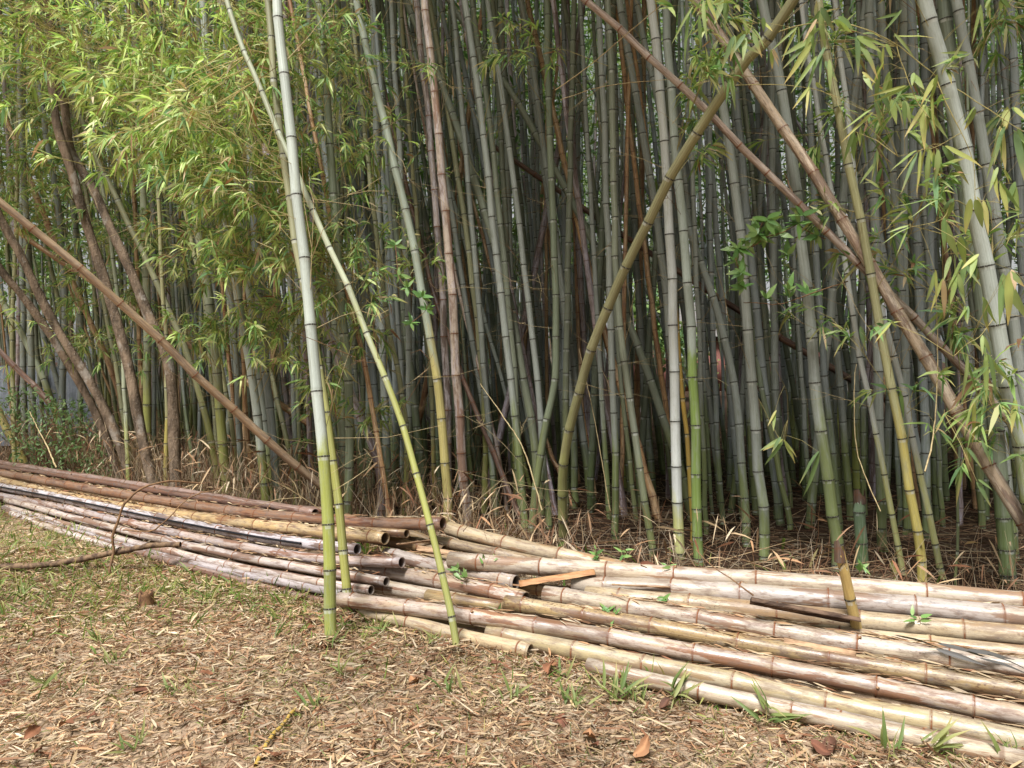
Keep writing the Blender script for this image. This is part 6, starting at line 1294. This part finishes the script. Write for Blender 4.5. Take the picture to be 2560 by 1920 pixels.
# ------------------------------------------------------------------ beyond the grove
M_BRICK = plain('red_wall', (118, 76, 68), (140, 96, 86), 14, .85); M_ROOF = plain('grey_roof', (96, 92, 90), (124, 120, 116), 10, .8); M_WHITE = plain('white_trim', (214, 214, 210), (230, 230, 226), 8, .5)
def box(x0, x1, y0, y1, z0, z1):
    V = np.array([(x, y, z) for z in (z0, z1) for y in (y0, y1) for x in (x0, x1)], float)
    return V, np.array([(0, 2, 3, 1), (4, 5, 7, 6), (0, 1, 5, 4), (2, 6, 7, 3), (0, 4, 6, 2), (1, 3, 7, 5)])
root = empty('brick_house', (11, 40, 0)); o_ = np.array([11, 40, 0])
V, Q = box(6.5, 15.5, 38, 45, 0, 2.7); obj('wall', mesh_np('wall', V - o_, Q, mat=M_BRICK), root)
V = np.array([(6.1, 37.6, 2.7), (15.9, 37.6, 2.7), (15.9, 45.4, 2.7), (6.1, 45.4, 2.7), (6.1, 41.5, 4.6), (15.9, 41.5, 4.6)]); obj('roof', mesh_np('roof', V - o_, np.array([(0, 1, 5, 4), (2, 3, 4, 5)]), np.array([(0, 4, 3), (1, 2, 5)]), mat=M_ROOF), root)
for x in (8, 10.6, 13.4):
    V, Q = box(x, x + 1.1, 37.94, 38, 1.0, 2.2); wn = obj('window', mesh_np('window', V - o_, Q, mat=M_WHITE), root)
    V, Q = box(x + .1, x + 1.0, 37.92, 37.94, 1.1, 2.1); obj('pane', mesh_np('pane', V - o_, Q, mat=plain('window_glass', (60, 70, 80), (80, 92, 104), 3, .15)), wn)
tag(root, 'red brick house far behind the grove, glimpsed between culms', 'house')
# ribbed metal fence glimpsed at the left
M_MET = plain('grey_metal', (112, 116, 124), (138, 142, 150), 5, .45, .05); xs = np.arange(-9.3, -7.3, .04); ys = 13.4 + .02 * np.sign(np.sin(xs * 42)); V = np.vstack([np.stack([xs, ys, np.full(len(xs), .05)], 1), np.stack([xs, ys, np.full(len(xs), 1.45)], 1), np.stack([xs, ys + .006, np.full(len(xs), .05)], 1), np.stack([xs, ys + .006, np.full(len(xs), 1.45)], 1)])
n = len(xs); i_ = np.arange(n - 1); Q = np.vstack([np.stack([i_, i_ + 1, i_ + 1 + n, i_ + n], 1), np.stack([i_ + 2 * n, i_ + 3 * n, i_ + 1 + 3 * n, i_ + 1 + 2 * n], 1), np.stack([i_ + n, i_ + 1 + n, i_ + 1 + 3 * n, i_ + 3 * n], 1)])
root = empty('metal_fence', (-8.3, 13.4, 0)); obj('sheet', mesh_np('sheet', V - np.array([-8.3, 13.4, 0]), Q, mat=M_MET), root)
for x in (-9.25, -8.3, -7.35): V, Q = box(x - .03, x + .03, 13.43, 13.49, 0, 1.5); obj('post', mesh_np('post', V - np.array([-8.3, 13.4, 0]), Q, mat=M_ROOF), root)
tag(root, 'grey ribbed metal fence glimpsed behind the trunks at left', 'fence')
# trees beyond
for i, (x, y, h, r_) in enumerate(((-3.5, 27, 7.5, 2.6), (1.5, 30, 9, 3.0), (6.0, 29, 6.0, 2.2), (-11, 29, 8, 3.0), (12.5, 33, 7.0, 2.4), (-19, 33, 9, 3.4))):
    root = empty('distant_tree', (x, y, 0)); o_ = np.array([x, y, 0.0]); V, Q = tube_np([(x, y, -.05), (x + .1, y, h * .35), (x - .1, y, h * .7)], .16, .07, 8, .3, .01, i); obj('trunk', mesh_np('trunk', V - o_, Q, mat=M_BARK, smooth=True), root)
    S = Soup(); g_ = np.random.default_rng(80 + i)
    for q in range(9): S.add(*leaf_blob((x + g_.normal(0, r_ * .45), y + g_.normal(0, r_ * .4), h * .62 + g_.normal(0, h * .16)), (r_ * .5, r_ * .5, r_ * .38), 200, .22, .4, .5, LEAFC[:6], 90 + 10 * i + q))
    obj('crown', S.mesh('crown', M_GREEN, o_), root)
    tag(root, ['light green tree beyond the grove behind the pinkish dead culm', 'tallest light green tree beyond the grove, behind the bowed culm', 'small tree beyond the grove behind the vine', 'light green tree beyond the grove behind the trunks', 'small tree far behind the right edge, near the brick house', 'tree far beyond the grove at the left edge'][i], 'tree', 'trees beyond the grove')
